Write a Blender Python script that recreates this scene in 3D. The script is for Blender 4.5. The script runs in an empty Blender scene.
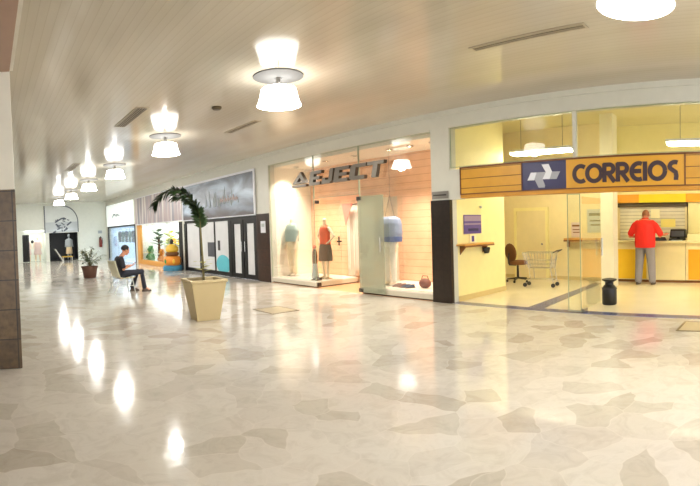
import bpy, bmesh, math, random
from mathutils import Vector, Matrix
random.seed(7)
S = bpy.context.scene
C = S.collection
PI = math.pi

# ------------------------------------------------------------------ materials
def lin(c):
    return tuple(((x/255)/12.92 if x/255 <= .04045 else ((x/255+.055)/1.055)**2.4) for x in c) + (1,)
MATS = {}
def mat(name, rgb, rough=.5, metal=0., spec=.5, var=.06, vscale=6., bump=0., bscale=60., emis=None, estr=0., coat=0.):
    """principled surface with a little procedural colour variation and grain"""
    if name in MATS: return MATS[name]
    m = bpy.data.materials.new(name); m.use_nodes = True
    nt = m.node_tree; N = nt.nodes; L = nt.links
    b = N['Principled BSDF']
    b.inputs['Roughness'].default_value = rough
    b.inputs['Metallic'].default_value = metal
    b.inputs['Specular IOR Level'].default_value = spec
    b.inputs['Coat Weight'].default_value = coat
    col = lin(rgb)
    tc = N.new('ShaderNodeTexCoord')
    nz = N.new('ShaderNodeTexNoise'); nz.inputs['Scale'].default_value = vscale; nz.inputs['Detail'].default_value = 4
    L.new(tc.outputs['Object'], nz.inputs['Vector'])
    mx = N.new('ShaderNodeMix'); mx.data_type = 'RGBA'
    mx.inputs[6].default_value = tuple(c*(1-var) for c in col[:3])+(1,)
    mx.inputs[7].default_value = tuple(min(1, c*(1+var)) for c in col[:3])+(1,)
    L.new(nz.outputs['Fac'], mx.inputs[0]); L.new(mx.outputs[2], b.inputs['Base Color'])
    if bump:
        n2 = N.new('ShaderNodeTexNoise'); n2.inputs['Scale'].default_value = bscale
        L.new(tc.outputs['Object'], n2.inputs['Vector'])
        bp = N.new('ShaderNodeBump'); bp.inputs['Strength'].default_value = bump; bp.inputs['Distance'].default_value = .01
        L.new(n2.outputs['Fac'], bp.inputs['Height']); L.new(bp.outputs['Normal'], b.inputs['Normal'])
    if emis:
        b.inputs['Emission Color'].default_value = lin(emis); b.inputs['Emission Strength'].default_value = estr
    MATS[name] = m
    return m

def nodes(name):
    m = bpy.data.materials.new(name); m.use_nodes = True
    MATS[name] = m
    nt = m.node_tree
    return m, nt.nodes, nt.links, nt.nodes['Principled BSDF']

def ramp(N, stops, interp='LINEAR'):
    r = N.new('ShaderNodeValToRGB'); e = r.color_ramp; e.interpolation = interp
    while len(e.elements) < len(stops): e.elements.new(.5)
    for el, (p, c) in zip(e.elements, stops): el.position = p; el.color = lin(c) if len(c) == 3 else c
    return r

def make_marble():
    m, N, L, b = nodes('palladiana_marble')
    tc = N.new('ShaderNodeTexCoord')
    nz = N.new('ShaderNodeTexNoise'); nz.inputs['Scale'].default_value = 2.2; nz.inputs['Detail'].default_value = 2
    L.new(tc.outputs['Object'], nz.inputs['Vector'])
    mul = N.new('ShaderNodeVectorMath'); mul.operation = 'MULTIPLY_ADD'
    mul.inputs[1].default_value = (.34, .30, 0); L.new(nz.outputs['Color'], mul.inputs[0]); L.new(tc.outputs['Object'], mul.inputs[2])
    v = N.new('ShaderNodeTexVoronoi'); v.inputs['Scale'].default_value = 3.0; L.new(mul.outputs[0], v.inputs['Vector'])
    v.voronoi_dimensions = '2D'
    sep = N.new('ShaderNodeSeparateColor'); L.new(v.outputs['Color'], sep.inputs[0])
    r = ramp(N, [(0, (214, 209, 200)), (.4, (211, 206, 196)), (.62, (205, 199, 189)), (.82, (198, 192, 180)), (1, (189, 181, 168))])
    L.new(sep.outputs[0], r.inputs[0])
    # veining inside each slab
    n2 = N.new('ShaderNodeTexNoise'); n2.inputs['Scale'].default_value = 5; n2.inputs['Detail'].default_value = 8; n2.inputs['Roughness'].default_value = .65
    n2.inputs['Distortion'].default_value = 1.2
    L.new(tc.outputs['Object'], n2.inputs['Vector'])
    r2 = ramp(N, [(.35, (196, 188, 178)), (.55, (255, 255, 255)), (.7, (236, 230, 222))]); L.new(n2.outputs['Fac'], r2.inputs[0])
    mx = N.new('ShaderNodeMix'); mx.data_type = 'RGBA'; mx.blend_type = 'MULTIPLY'; mx.inputs[0].default_value = .26
    L.new(r.outputs[0], mx.inputs[6]); L.new(r2.outputs[0], mx.inputs[7])
    # pale joints
    e = N.new('ShaderNodeTexVoronoi'); e.feature = 'DISTANCE_TO_EDGE'; e.voronoi_dimensions = '2D'; e.inputs['Scale'].default_value = 3.0
    L.new(mul.outputs[0], e.inputs['Vector'])
    r3 = ramp(N, [(.004, (255, 255, 255)), (.02, (0, 0, 0))]); L.new(e.outputs['Distance'], r3.inputs[0])
    sc = N.new('ShaderNodeMath'); sc.operation = 'MULTIPLY'; sc.inputs[1].default_value = .45; L.new(r3.outputs[0], sc.inputs[0])
    mj = N.new('ShaderNodeMix'); mj.data_type = 'RGBA'; mj.inputs[7].default_value = lin((218, 212, 202))
    L.new(sc.outputs[0], mj.inputs[0]); L.new(mx.outputs[2], mj.inputs[6])
    L.new(mj.outputs[2], b.inputs['Base Color'])
    n3 = N.new('ShaderNodeTexNoise'); n3.inputs['Scale'].default_value = 3; n3.inputs['Detail'].default_value = 5; L.new(tc.outputs['Object'], n3.inputs['Vector'])
    mr = N.new('ShaderNodeMapRange'); mr.inputs['To Min'].default_value = .05; mr.inputs['To Max'].default_value = .13
    L.new(n3.outputs['Fac'], mr.inputs[0]); L.new(mr.outputs[0], b.inputs['Roughness'])
    b.inputs['Specular IOR Level'].default_value = .42
    n4 = N.new('ShaderNodeTexNoise'); n4.inputs['Scale'].default_value = 11; L.new(tc.outputs['Object'], n4.inputs['Vector'])
    bp = N.new('ShaderNodeBump'); bp.inputs['Strength'].default_value = .05; bp.inputs['Distance'].default_value = .02
    L.new(n4.outputs['Fac'], bp.inputs['Height']); L.new(bp.outputs['Normal'], b.inputs['Normal'])
    return m

def make_slats():
    m, N, L, b = nodes('ceiling_slats')
    tc = N.new('ShaderNodeTexCoord')
    w = N.new('ShaderNodeTexWave'); w.wave_type = 'BANDS'; w.bands_direction = 'X'; w.wave_profile = 'SAW'
    w.inputs['Scale'].default_value = 2*PI/20/.09; w.inputs['Distortion'].default_value = 0
    L.new(tc.outputs['Object'], w.inputs['Vector'])
    r = ramp(N, [(0, (222, 217, 208)), (.07, (255, 255, 255)), (.93, (250, 249, 247)), (1, (228, 223, 214))]); L.new(w.outputs['Fac'], r.inputs[0])
    mp = N.new('ShaderNodeMapping'); mp.inputs['Scale'].default_value = (1.1, .16, 1); L.new(tc.outputs['Object'], mp.inputs['Vector'])
    v = N.new('ShaderNodeTexNoise'); v.inputs['Scale'].default_value = 1.6; v.inputs['Detail'].default_value = 3; L.new(mp.outputs[0], v.inputs['Vector'])
    r2 = ramp(N, [(.36, (196, 189, 173)), (.64, (205, 199, 186))]); L.new(v.outputs['Fac'], r2.inputs[0])
    mx = N.new('ShaderNodeMix'); mx.data_type = 'RGBA'; mx.blend_type = 'MULTIPLY'; mx.inputs[0].default_value = .6
    L.new(r2.outputs[0], mx.inputs[6]); L.new(r.outputs[0], mx.inputs[7]); L.new(mx.outputs[2], b.inputs['Base Color'])
    bp = N.new('ShaderNodeBump'); bp.inputs['Strength'].default_value = .10; bp.inputs['Distance'].default_value = .004
    L.new(r.outputs[0], bp.inputs['Height']); L.new(bp.outputs['Normal'], b.inputs['Normal'])
    b.inputs['Roughness'].default_value = .13; b.inputs['Specular IOR Level'].default_value = .17
    return m

def make_glass(name, tint=(250, 252, 250), refl=.5, haze=0., hazecol=(200, 215, 200)):
    m, N, L, b = nodes(name)
    out = N['Material Output']; N.remove(b)
    tr = N.new('ShaderNodeBsdfTransparent'); tr.inputs[0].default_value = lin(tint)
    gl = N.new('ShaderNodeBsdfGlossy'); gl.inputs['Roughness'].default_value = .02; gl.inputs[0].default_value = (1, 1, 1, 1)
    tc = N.new('ShaderNodeTexCoord'); nz = N.new('ShaderNodeTexNoise'); nz.inputs['Scale'].default_value = 1.5
    L.new(tc.outputs['Object'], nz.inputs['Vector'])
    fr = N.new('ShaderNodeFresnel'); fr.inputs[0].default_value = 1.45
    mu = N.new('ShaderNodeMath'); mu.operation = 'MULTIPLY'; L.new(fr.outputs[0], mu.inputs[0])
    mr = N.new('ShaderNodeMapRange'); mr.inputs['To Min'].default_value = refl*.9; mr.inputs['To Max'].default_value = refl*1.1
    L.new(nz.outputs['Fac'], mr.inputs[0]); L.new(mr.outputs[0], mu.inputs[1])
    mx = N.new('ShaderNodeMixShader'); L.new(mu.outputs[0], mx.inputs[0]); L.new(tr.outputs[0], mx.inputs[1]); L.new(gl.outputs[0], mx.inputs[2])
    last = mx
    if haze:
        df = N.new('ShaderNodeBsdfDiffuse'); df.inputs[0].default_value = lin(hazecol)
        m2 = N.new('ShaderNodeMixShader'); m2.inputs[0].default_value = haze
        L.new(mx.outputs[0], m2.inputs[1]); L.new(df.outputs[0], m2.inputs[2]); last = m2
    L.new(last.outputs[0], out.inputs[0])
    return m

def make_sky_print():
    """stormy sky over a dark shore, printed on the fascia banner"""
    m, N, L, b = nodes('storm_print')
    tc = N.new('ShaderNodeTexCoord')
    mp = N.new('ShaderNodeMapping'); mp.inputs['Scale'].default_value = (1, .55, 1.6); L.new(tc.outputs['Object'], mp.inputs['Vector'])
    nz = N.new('ShaderNodeTexNoise'); nz.inputs['Scale'].default_value = 1.4; nz.inputs['Detail'].default_value = 6; nz.inputs['Distortion'].default_value = .6
    L.new(mp.outputs[0], nz.inputs['Vector'])
    r = ramp(N, [(.32, (72, 78, 90)), (.45, (100, 110, 126)), (.56, (136, 154, 176)), (.7, (176, 194, 214))]); L.new(nz.outputs['Fac'], r.inputs[0])
    sep = N.new('ShaderNodeSeparateXYZ'); L.new(tc.outputs['Object'], sep.inputs[0])
    ad = N.new('ShaderNodeMath'); ad.operation = 'MULTIPLY_ADD'; ad.inputs[1].default_value = .45; L.new(nz.outputs['Fac'], ad.inputs[0]); L.new(sep.outputs['Z'], ad.inputs[2])
    r2 = ramp(N, [(.30, (0, 0, 0)), (.62, (255, 255, 255))])
    L.new(ad.outputs[0], r2.inputs[0])
    mx = N.new('ShaderNodeMix'); mx.data_type = 'RGBA'; mx.inputs[6].default_value = lin((76, 66, 68))
    L.new(r2.outputs[0], mx.inputs[0]); L.new(r.outputs[0], mx.inputs[7]); L.new(mx.outputs[2], b.inputs['Base Color'])
    b.inputs['Roughness'].default_value = .35
    return m

def make_streak_print():
    m, N, L, b = nodes('streak_print')
    tc = N.new('ShaderNodeTexCoord')
    mp = N.new('ShaderNodeMapping'); mp.inputs['Scale'].default_value = (1, 1.6, .12); L.new(tc.outputs['Object'], mp.inputs['Vector'])
    nz = N.new('ShaderNodeTexNoise'); nz.inputs['Scale'].default_value = 2.2; nz.inputs['Detail'].default_value = 5; L.new(mp.outputs[0], nz.inputs['Vector'])
    r = ramp(N, [(.34, (110, 118, 130)), (.44, (150, 148, 156)), (.51, (168, 146, 148)), (.58, (196, 192, 192)), (.68, (222, 220, 208))]); L.new(nz.outputs['Fac'], r.inputs[0])
    L.new(r.outputs[0], b.inputs['Base Color']); b.inputs['Roughness'].default_value = .35
    return m

def make_stone(name, dark, light, joint, sy=.33, sz=.42, off=0.):
    m, N, L, b = nodes(name)
    tc = N.new('ShaderNodeTexCoord')
    sep = N.new('ShaderNodeSeparateXYZ'); L.new(tc.outputs['Object'], sep.inputs[0])
    sm = N.new('ShaderNodeMath'); L.new(sep.outputs['X'], sm.inputs[0]); L.new(sep.outputs['Y'], sm.inputs[1])
    cb = N.new('ShaderNodeCombineXYZ'); L.new(sm.outputs[0], cb.inputs[0]); L.new(sep.outputs['Z'], cb.inputs[1])
    br = N.new('ShaderNodeTexBrick'); br.offset = off
    br.inputs['Color1'].default_value = lin(dark); br.inputs['Color2'].default_value = lin(light); br.inputs['Mortar'].default_value = lin(joint)
    br.inputs['Scale'].default_value = 1; br.inputs['Mortar Size'].default_value = .006; br.inputs['Brick Width'].default_value = sz; br.inputs['Row Height'].default_value = sy
    L.new(cb.outputs[0], br.inputs['Vector'])
    nz = N.new('ShaderNodeTexNoise'); nz.inputs['Scale'].default_value = 14; nz.inputs['Detail'].default_value = 6; L.new(tc.outputs['Object'], nz.inputs['Vector'])
    r = ramp(N, [(.3, (170, 165, 158)), (.7, (255, 255, 255))]); L.new(nz.outputs['Fac'], r.inputs[0])
    mx = N.new('ShaderNodeMix'); mx.data_type = 'RGBA'; mx.blend_type = 'MULTIPLY'; mx.inputs[0].default_value = .8
    L.new(br.outputs['Color'], mx.inputs[6]); L.new(r.outputs[0], mx.inputs[7]); L.new(mx.outputs[2], b.inputs['Base Color'])
    b.inputs['Roughness'].default_value = .28
    return m

def make_slatboard(name, base, line, period, width=.06, axis='Z', rough=.4):
    m, N, L, b = nodes(name)
    tc = N.new('ShaderNodeTexCoord'); sep = N.new('ShaderNodeSeparateXYZ'); L.new(tc.outputs['Object'], sep.inputs[0])
    d = N.new('ShaderNodeMath'); d.operation = 'DIVIDE'; d.inputs[1].default_value = period; L.new(sep.outputs[axis], d.inputs[0])
    f = N.new('ShaderNodeMath'); f.operation = 'FRACT'; L.new(d.outputs[0], f.inputs[0])
    r = ramp(N, [(0, line), (width, line), (width+.03, base), (1, base)]); L.new(f.outputs[0], r.inputs[0])
    nz = N.new('ShaderNodeTexNoise'); nz.inputs['Scale'].default_value = 3; L.new(tc.outputs['Object'], nz.inputs['Vector'])
    r2 = ramp(N, [(.3, (238, 236, 232)), (.7, (255, 255, 255))]); L.new(nz.outputs['Fac'], r2.inputs[0])
    mx = N.new('ShaderNodeMix'); mx.data_type = 'RGBA'; mx.blend_type = 'MULTIPLY'; mx.inputs[0].default_value = 1
    L.new(r.outputs[0], mx.inputs[6]); L.new(r2.outputs[0], mx.inputs[7]); L.new(mx.outputs[2], b.inputs['Base Color'])
    bp = N.new('ShaderNodeBump'); bp.inputs['Strength'].default_value = .4; bp.inputs['Distance'].default_value = .01
    L.new(r.outputs[0], bp.inputs['Height']); L.new(bp.outputs['Normal'], b.inputs['Normal'])
    b.inputs['Roughness'].default_value = rough
    return m

def make_emit(name, rgb, strength):
    m, N, L, b = nodes(name)
    tc = N.new('ShaderNodeTexCoord'); nz = N.new('ShaderNodeTexNoise'); nz.inputs['Scale'].default_value = 5; L.new(tc.outputs['Object'], nz.inputs['Vector'])
    mr = N.new('ShaderNodeMapRange'); mr.inputs['To Min'].default_value = strength*.95; mr.inputs['To Max'].default_value = strength*1.05
    L.new(nz.outputs['Fac'], mr.inputs[0]); L.new(mr.outputs[0], b.inputs['Emission Strength'])
    b.inputs['Emission Color'].default_value = lin(rgb); b.inputs['Base Color'].default_value = lin(rgb)
    b.inputs['Roughness'].default_value = .4
    return m

LAMP, TUBE, SPOT = 6., 28., 40.
M = dict(
    marble=make_marble(), slats=make_slats(), sky=make_sky_print(), streak=make_streak_print(),
    glass=make_glass('shop_glass', refl=.4), door_glass=make_glass('door_glass', tint=(242, 246, 238), refl=.6, haze=.32, hazecol=(196, 200, 180)),
    clear=make_glass('clerestory_glass', refl=.8),
    wall=mat('white_paint', (226, 222, 210), .45, bump=.03), wall_end=mat('pale_wall_paint', (228, 232, 222), .5, bump=.03),
    fascia=mat('grey_white_fascia', (204, 204, 194), .4),
    stone=make_stone('pillar_stone', (84, 64, 38), (116, 92, 58), (48, 38, 24)),
    brown_tile=make_stone('brown_tile', (54, 32, 24), (70, 44, 32), (40, 24, 18), .45, .6),
    black_tile=make_stone('dark_tile', (34, 25, 20), (44, 33, 26), (26, 20, 16), .6, .8),
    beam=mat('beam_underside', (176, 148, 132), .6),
    eject_wall=make_slatboard('salmon_slatwall', (242, 190, 154), (206, 150, 118), .16, .05, 'Z'),
    eject_white=mat('shop_white', (250, 242, 228), .45), eject_floor=mat('shop_terracotta_floor', (226, 170, 124), .3),
    plinth=mat('plinth_white', (232, 226, 214), .35), plinth_face=mat('plinth_face', (206, 200, 182), .4), kick=mat('plinth_kick', (88, 72, 54), .6),
    post_wall=mat('post_cream_wall', (243, 231, 168), .5, bump=.02), post_wall2=mat('post_beige_wall', (234, 218, 170), .55),
    post_floor=mat('post_floor_tile', (230, 220, 190), .16, var=.08, vscale=1.5), post_ceiling=mat('post_ceiling', (222, 214, 168), .7),
    blue_tile=mat('blue_grey_tile', (86, 94, 138), .2), grey_col=mat('column_white', (232, 226, 200), .45),
    sign_ochre=make_slatboard('ochre_slats', (214, 158, 44), (110, 66, 26), .165, .05, 'Z'), ochre=mat('ochre_panel', (214, 158, 48), .4), ochre_trim=mat('ochre_trim', (196, 136, 38), .4), sign_line=mat('sign_brown_line', (106, 62, 28), .5),
    navy=mat('navy_panel', (44, 42, 86), .4), logo_white=mat('logo_white', (222, 224, 232), .4), logo_grey=mat('logo_grey', (160, 162, 172), .4), letter=mat('letter_dark', (60, 44, 52), .5),
    glass_edge=mat('glass_edge', (150, 164, 140), .3), steel=mat('brushed_steel', (150, 146, 140), .3, metal=.9), chrome=mat('chrome', (205, 205, 205), .2, metal=1.), dark_steel=mat('dark_steel', (70, 66, 62), .35, metal=.7),
    brushed=mat('letter_metal', (104, 98, 88), .35, metal=.55), letter_side=mat('letter_return', (64, 56, 48), .4, metal=.4),
    black=mat('black_plastic', (14, 13, 13), .4), charcoal=mat('charcoal', (46, 44, 46), .6), black_frame=mat('black_frame', (18, 15, 14), .5, spec=.3),
    frost=mat('frosted_film', (222, 223, 226), .3, var=.12, vscale=3), cyan=mat('cyan_print', (92, 190, 206), .45), dark_print=mat('dark_print', (74, 76, 84), .5),
    red_shirt=mat('red_shirt', (224, 34, 22), .75, bump=.15, bscale=30), grey_jeans=mat('grey_jeans', (140, 134, 138), .85, bump=.1, var=.12), skin=mat('skin', (206, 144, 110), .5), skin_red=mat('ruddy_skin', (196, 118, 84), .5),
    hair=mat('dark_hair', (26, 20, 18), .6, bump=.3), hair_grey=mat('cropped_hair', (150, 96, 66), .7), shoe=mat('shoe_brown', (78, 64, 54), .6), tee=mat('charcoal_tee', (38, 38, 46), .85, bump=.1), jeans=mat('dark_jeans', (40, 42, 54), .85, bump=.1),
    planter=mat('planter_ochre', (194, 176, 134), .55, var=.07, vscale=3), soil=mat('soil', (70, 58, 44), .95, bump=.8), trunk=mat('palm_cane', (112, 104, 66), .7, bump=.3), leaf=mat('palm_leaf', (58, 82, 46), .45, var=.3, vscale=9), leaf_light=mat('young_leaf', (178, 178, 92), .5, var=.2),
    leaf_grey=mat('grey_green_leaf', (112, 122, 92), .55, var=.25, vscale=8), terracotta=mat('brown_pot', (94, 62, 46), .6, var=.12),
    chair_shell=mat('cream_shell', (214, 212, 186), .4), seat_orange=mat('orange_cushion', (226, 170, 52), .6), white_metal=mat('white_tube', (222, 226, 222), .3),
    brown_fabric=mat('brown_fabric', (112, 72, 38), .85, bump=.3), counter=mat('counter_beige', (234, 218, 168), .4), counter_top=mat('counter_top', (238, 226, 176), .3), yellow=mat('yellow_panel', (246, 200, 44), .4), orange=mat('orange_panel', (240, 166, 36), .4), yellow_bright=mat('yellow_bright', (250, 220, 40), .4),
    shutter=make_slatboard('shutter_slats', (232, 226, 202), (168, 160, 140), .085, .12, 'Z'), shutter_box=mat('shutter_box', (84, 70, 48), .5), paper=mat('paper', (246, 238, 196), .7), paper_y=mat('yellow_paper', (240, 226, 130), .7),
    purple=mat('purple_poster', (92, 74, 140), .5), purple_light=mat('mauve_poster_band', (150, 132, 160), .5), wood=mat('shelf_wood', (206, 150, 70), .4), wood_pale=mat('pale_skirting', (206, 184, 130), .4), brown=mat('brown_edge', (130, 82, 40), .5),
    toy_white=mat('toy_shop_white', (246, 248, 246), .5), toy_orange=mat('toy_orange', (226, 140, 40), .45), toy_yellow=mat('toy_yellow', (226, 184, 60), .45), toy_blue=mat('toy_blue', (62, 134, 168), .45), toy_green=mat('toy_green', (76, 150, 84), .5), toy_brown=mat('toy_brown', (110, 74, 40), .6), toy_lime=mat('toy_lime', (186, 200, 70), .5), toy_grey=mat('toy_grey', (130, 146, 130), .6), orange_frame=mat('orange_frame', (210, 150, 70), .5), toy_pink=mat('toy_pink', (226, 160, 150), .5),
    mannequin=mat('mannequin_cream', (240, 222, 196), .4), white_trousers=mat('white_trousers', (252, 244, 236), .7), blue_top=mat('blue_grey_top', (128, 142, 176), .8, var=.25, vscale=12), blue_floral=mat('blue_floral', (66, 90, 160), .8, var=.5, vscale=30), teal_top=mat('teal_top', (150, 170, 168), .8, var=.35, vscale=14), cream_cloth=mat('cream_cloth', (244, 220, 180), .8), coral=mat('coral_top', (234, 92, 62), .8), skirt=mat('grey_skirt', (98, 88, 80), .85), curtain=mat('white_curtain', (232, 222, 208), .8), curtain_pink=mat('pink_pennant', (216, 130, 116), .8), bag_brown=mat('bag_brown', (118, 66, 54), .6),
    display_blue=mat('display_blue_white', (206, 220, 236), .5), garment=mat('navy_garment', (58, 74, 104), .85), garment_teal=mat('teal_garment', (84, 120, 130), .85), lit_panel=mat('lit_fascia_panel', (236, 244, 242), .4, emis=(240, 250, 248), estr=.35), pale_grey=mat('pale_grey', (176, 184, 186), .6),
    mural=mat('mural_grey', (222, 228, 226), .6), mural_low=mat('mural_mid', (196, 204, 208), .6), sketch=mat('sketch_grey', (96, 104, 116), .6), black_panel=mat('black_backdrop', (34, 36, 38), .7), ext_red=mat('extinguisher_red', (124, 44, 34), .4), pinkish=mat('pale_pink', (222, 200, 194), .7),
    vent_white=mat('vent_grey', (176, 166, 146), .45), vent_dark=mat('vent_dark', (92, 82, 66), .6), rose=mat('ceiling_rose', (112, 112, 112), .7, spec=.1), hatch=mat('hatch_marble', (184, 172, 144), .3), hatch_frame=mat('hatch_brass', (112, 94, 62), .4, metal=.3),
    lamp=make_emit('lamp_glow', (255, 252, 244), LAMP), bulb=make_emit('bulb_glow', (255, 255, 255), LAMP*1.5), tube=make_emit('tube_glow', (255, 243, 204), TUBE), spot=make_emit('spot_glow', (255, 226, 176), SPOT),
)

# ------------------------------------------------------------------ mesh builder
class MB:
    def __init__(s): s.v = []; s.f = []
    def add(s, vs, fs):
        o = len(s.v); s.v += [tuple(v) for v in vs]; s.f += [tuple(i+o for i in f) for f in fs]; return s
    def box(s, a, b):
        x0, y0, z0 = a; x1, y1, z1 = b
        return s.add([(x0,y0,z0),(x1,y0,z0),(x1,y1,z0),(x0,y1,z0),(x0,y0,z1),(x1,y0,z1),(x1,y1,z1),(x0,y1,z1)],
                     [(0,3,2,1),(4,5,6,7),(0,1,5,4),(1,2,6,5),(2,3,7,6),(3,0,4,7)])
    def frustum(s, c, h, bx, by, tx, ty):
        x, y, z = c
        return s.add([(x-bx,y-by,z),(x+bx,y-by,z),(x+bx,y+by,z),(x-bx,y+by,z),(x-tx,y-ty,z+h),(x+tx,y-ty,z+h),(x+tx,y+ty,z+h),(x-tx,y+ty,z+h)],
                     [(0,3,2,1),(4,5,6,7),(0,1,5,4),(1,2,6,5),(2,3,7,6),(3,0,4,7)])
    def tube(s, pts, r, n=8, caps=True):
        pts = [Vector(p) for p in pts]; k = len(pts)
        rs = r if isinstance(r, (list, tuple)) else [r]*k
        ref = None; vs = []; fs = []
        for i, p in enumerate(pts):
            t = (pts[min(i+1, k-1)]-pts[max(i-1, 0)])
            t = t.normalized() if t.length > 1e-9 else Vector((0, 0, 1))
            if ref is None:
                ref = Vector((0, 0, 1)) if abs(t.z) < .9 else Vector((1, 0, 0))
            a = (ref-t*ref.dot(t)).normalized(); b = t.cross(a); ref = a
            for j in range(n):
                th = 2*PI*j/n
                vs.append(p+(a*math.cos(th)+b*math.sin(th))*rs[i])
        for i in range(k-1):
            for j in range(n):
                fs.append((i*n+j, i*n+(j+1) % n, (i+1)*n+(j+1) % n, (i+1)*n+j))
        if caps: fs.append(tuple(range(n-1, -1, -1))); fs.append(tuple((k-1)*n+j for j in range(n)))
        return s.add(vs, fs)
    def lathe(s, prof, c=(0, 0, 0), n=24, caps=True):
        vs = []; fs = []; k = len(prof)
        for r, z in prof:
            for j in range(n):
                th = 2*PI*j/n; vs.append((c[0]+r*math.cos(th), c[1]+r*math.sin(th), c[2]+z))
        for i in range(k-1):
            for j in range(n):
                fs.append((i*n+j, i*n+(j+1) % n, (i+1)*n+(j+1) % n, (i+1)*n+j))
        if caps: fs.append(tuple(range(n-1, -1, -1))); fs.append(tuple((k-1)*n+j for j in range(n)))
        return s.add(vs, fs)
    def loft(s, rings, n=20):
        """stack of horizontal ellipses (cx, cy, cz, rx, ry)"""
        vs = []; fs = []; k = len(rings)
        for cx, cy, cz, rx, ry in rings:
            for j in range(n):
                th = 2*PI*j/n; vs.append((cx+rx*math.cos(th), cy+ry*math.sin(th), cz))
        for i in range(k-1):
            for j in range(n):
                fs.append((i*n+j, i*n+(j+1) % n, (i+1)*n+(j+1) % n, (i+1)*n+j))
        fs.append(tuple(range(n-1, -1, -1))); fs.append(tuple((k-1)*n+j for j in range(n)))
        return s.add(vs, fs)
    def ball(s, c, r, rot=None, n=14, m=9):
        if not isinstance(r, (tuple, list)): r = (r, r, r)
        vs = [Vector((0, 0, -r[2]))]; fs = []
        for i in range(1, m):
            ph = -PI/2+PI*i/m
            for j in range(n):
                th = 2*PI*j/n
                vs.append(Vector((r[0]*math.cos(ph)*math.cos(th), r[1]*math.cos(ph)*math.sin(th), r[2]*math.sin(ph))))
        vs.append(Vector((0, 0, r[2])))
        for j in range(n): fs.append((0, 1+(j+1) % n, 1+j))
        for i in range(m-2):
            for j in range(n):
                a = 1+i*n
                fs.append((a+j, a+(j+1) % n, a+n+(j+1) % n, a+n+j))
        a = 1+(m-2)*n; top = len(vs)-1
        for j in range(n): fs.append((a+j, a+(j+1) % n, top))
        if rot is not None: vs = [rot @ v for v in vs]
        return s.add([v+Vector(c) for v in vs], fs)
    def limb(s, pts, r, n=12):
        rs = r if isinstance(r, (list, tuple)) else [r]*len(pts)
        s.tube(pts, rs, n)
        for p, q in zip(pts, rs): s.ball(p, q*.995, n=n, m=8)
        return s
    def prism(s, poly, f):
        """closed polygon poly (2-D), f(u, v, w) -> 3-D, extruded w=0..1"""
        k = len(poly)
        vs = [f(u, v, 0) for u, v in poly]+[f(u, v, 1) for u, v in poly]
        fs = [tuple(range(k-1, -1, -1)), tuple(range(k, 2*k))]+[(i, (i+1) % k, k+(i+1) % k, k+i) for i in range(k)]
        return s.add(vs, fs)
    def leaf(s, base, d, up, length, width, droop=.0):
        base = Vector(base); d = Vector(d).normalized(); up = Vector(up)
        side = d.cross(up)
        side = side.normalized() if side.length > 1e-6 else Vector((1, 0, 0))
        p = [base]
        vs = []
        for t, w in ((0, .15), (.3, 1), (.65, .8), (1, .04)):
            c = base+d*length*t+Vector((0, 0, -droop*t*t))
            vs += [c-side*width*.5*w, c+side*width*.5*w+Vector((0, 0, .0))]
        return s.add(vs, [(0, 1, 3, 2), (2, 3, 5, 4), (4, 5, 7, 6)])
    def mesh(s, name):
        me = bpy.data.meshes.new(name); me.from_pydata(s.v, [], s.f)
        bm = bmesh.new(); bm.from_mesh(me)
        bmesh.ops.recalc_face_normals(bm, faces=bm.faces); bm.to_mesh(me); bm.free()
        return me
    def build(s, name, m, parent=None, smooth=True, bevel=0., loc=None):
        me = s.mesh(name)
        return put(name, me, m, parent, smooth, bevel, loc)

def put(name, me, m, parent=None, smooth=True, bevel=0., loc=None):
    me.materials.clear(); me.materials.append(M[m] if isinstance(m, str) else m)
    if smooth:
        for p in me.polygons: p.use_smooth = True
        me.set_sharp_from_angle(angle=math.radians(38))
    o = bpy.data.objects.new(name, me); C.objects.link(o)
    if parent is not None: o.parent = parent
    if loc is not None: o.location = loc
    if bevel:
        b = o.modifiers.new('bevel', 'BEVEL'); b.width = bevel; b.segments = 2; b.limit_method = 'ANGLE'
    return o

def blend(mb, name, m, parent, voxel=.01, smooth=4):
    """fuse overlapping closed shapes into one continuous skin"""
    me = mb.mesh(name+'_raw'); t = bpy.data.objects.new('raw', me); C.objects.link(t)
    r = t.modifiers.new('r', 'REMESH'); r.mode = 'VOXEL'; r.voxel_size = voxel
    if smooth:
        q = t.modifiers.new('s', 'SMOOTH'); q.factor = .5; q.iterations = smooth
    dg = bpy.context.evaluated_depsgraph_get(); dg.update()
    out = bpy.data.meshes.new_from_object(t.evaluated_get(dg))
    bpy.data.objects.remove(t); bpy.data.meshes.remove(me)
    out.name = name
    o = put(name, out, m, parent, False)
    for p in out.polygons: p.use_smooth = True
    return o

def tag(o, label, cat, group=None, kind=None):
    o['label'] = label; o['category'] = cat
    if group: o['group'] = group
    if kind: o['kind'] = kind
    return o
def empty(name, loc, label, cat, group=None, rz=0.):
    o = bpy.data.objects.new(name, None); C.objects.link(o); o.empty_display_size = .1
    o.location = loc; o.rotation_euler = (0, 0, rz)
    return tag(o, label, cat, group)
def struct(o, label=None):
    o['kind'] = 'structure'; o['category'] = 'room'
    if label: o['label'] = label
    return o
def copy_tree(o, parent=None):
    c = o.copy(); C.objects.link(c); c.parent = parent
    for ch in list(o.children): copy_tree(ch, c)
    return c

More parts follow.
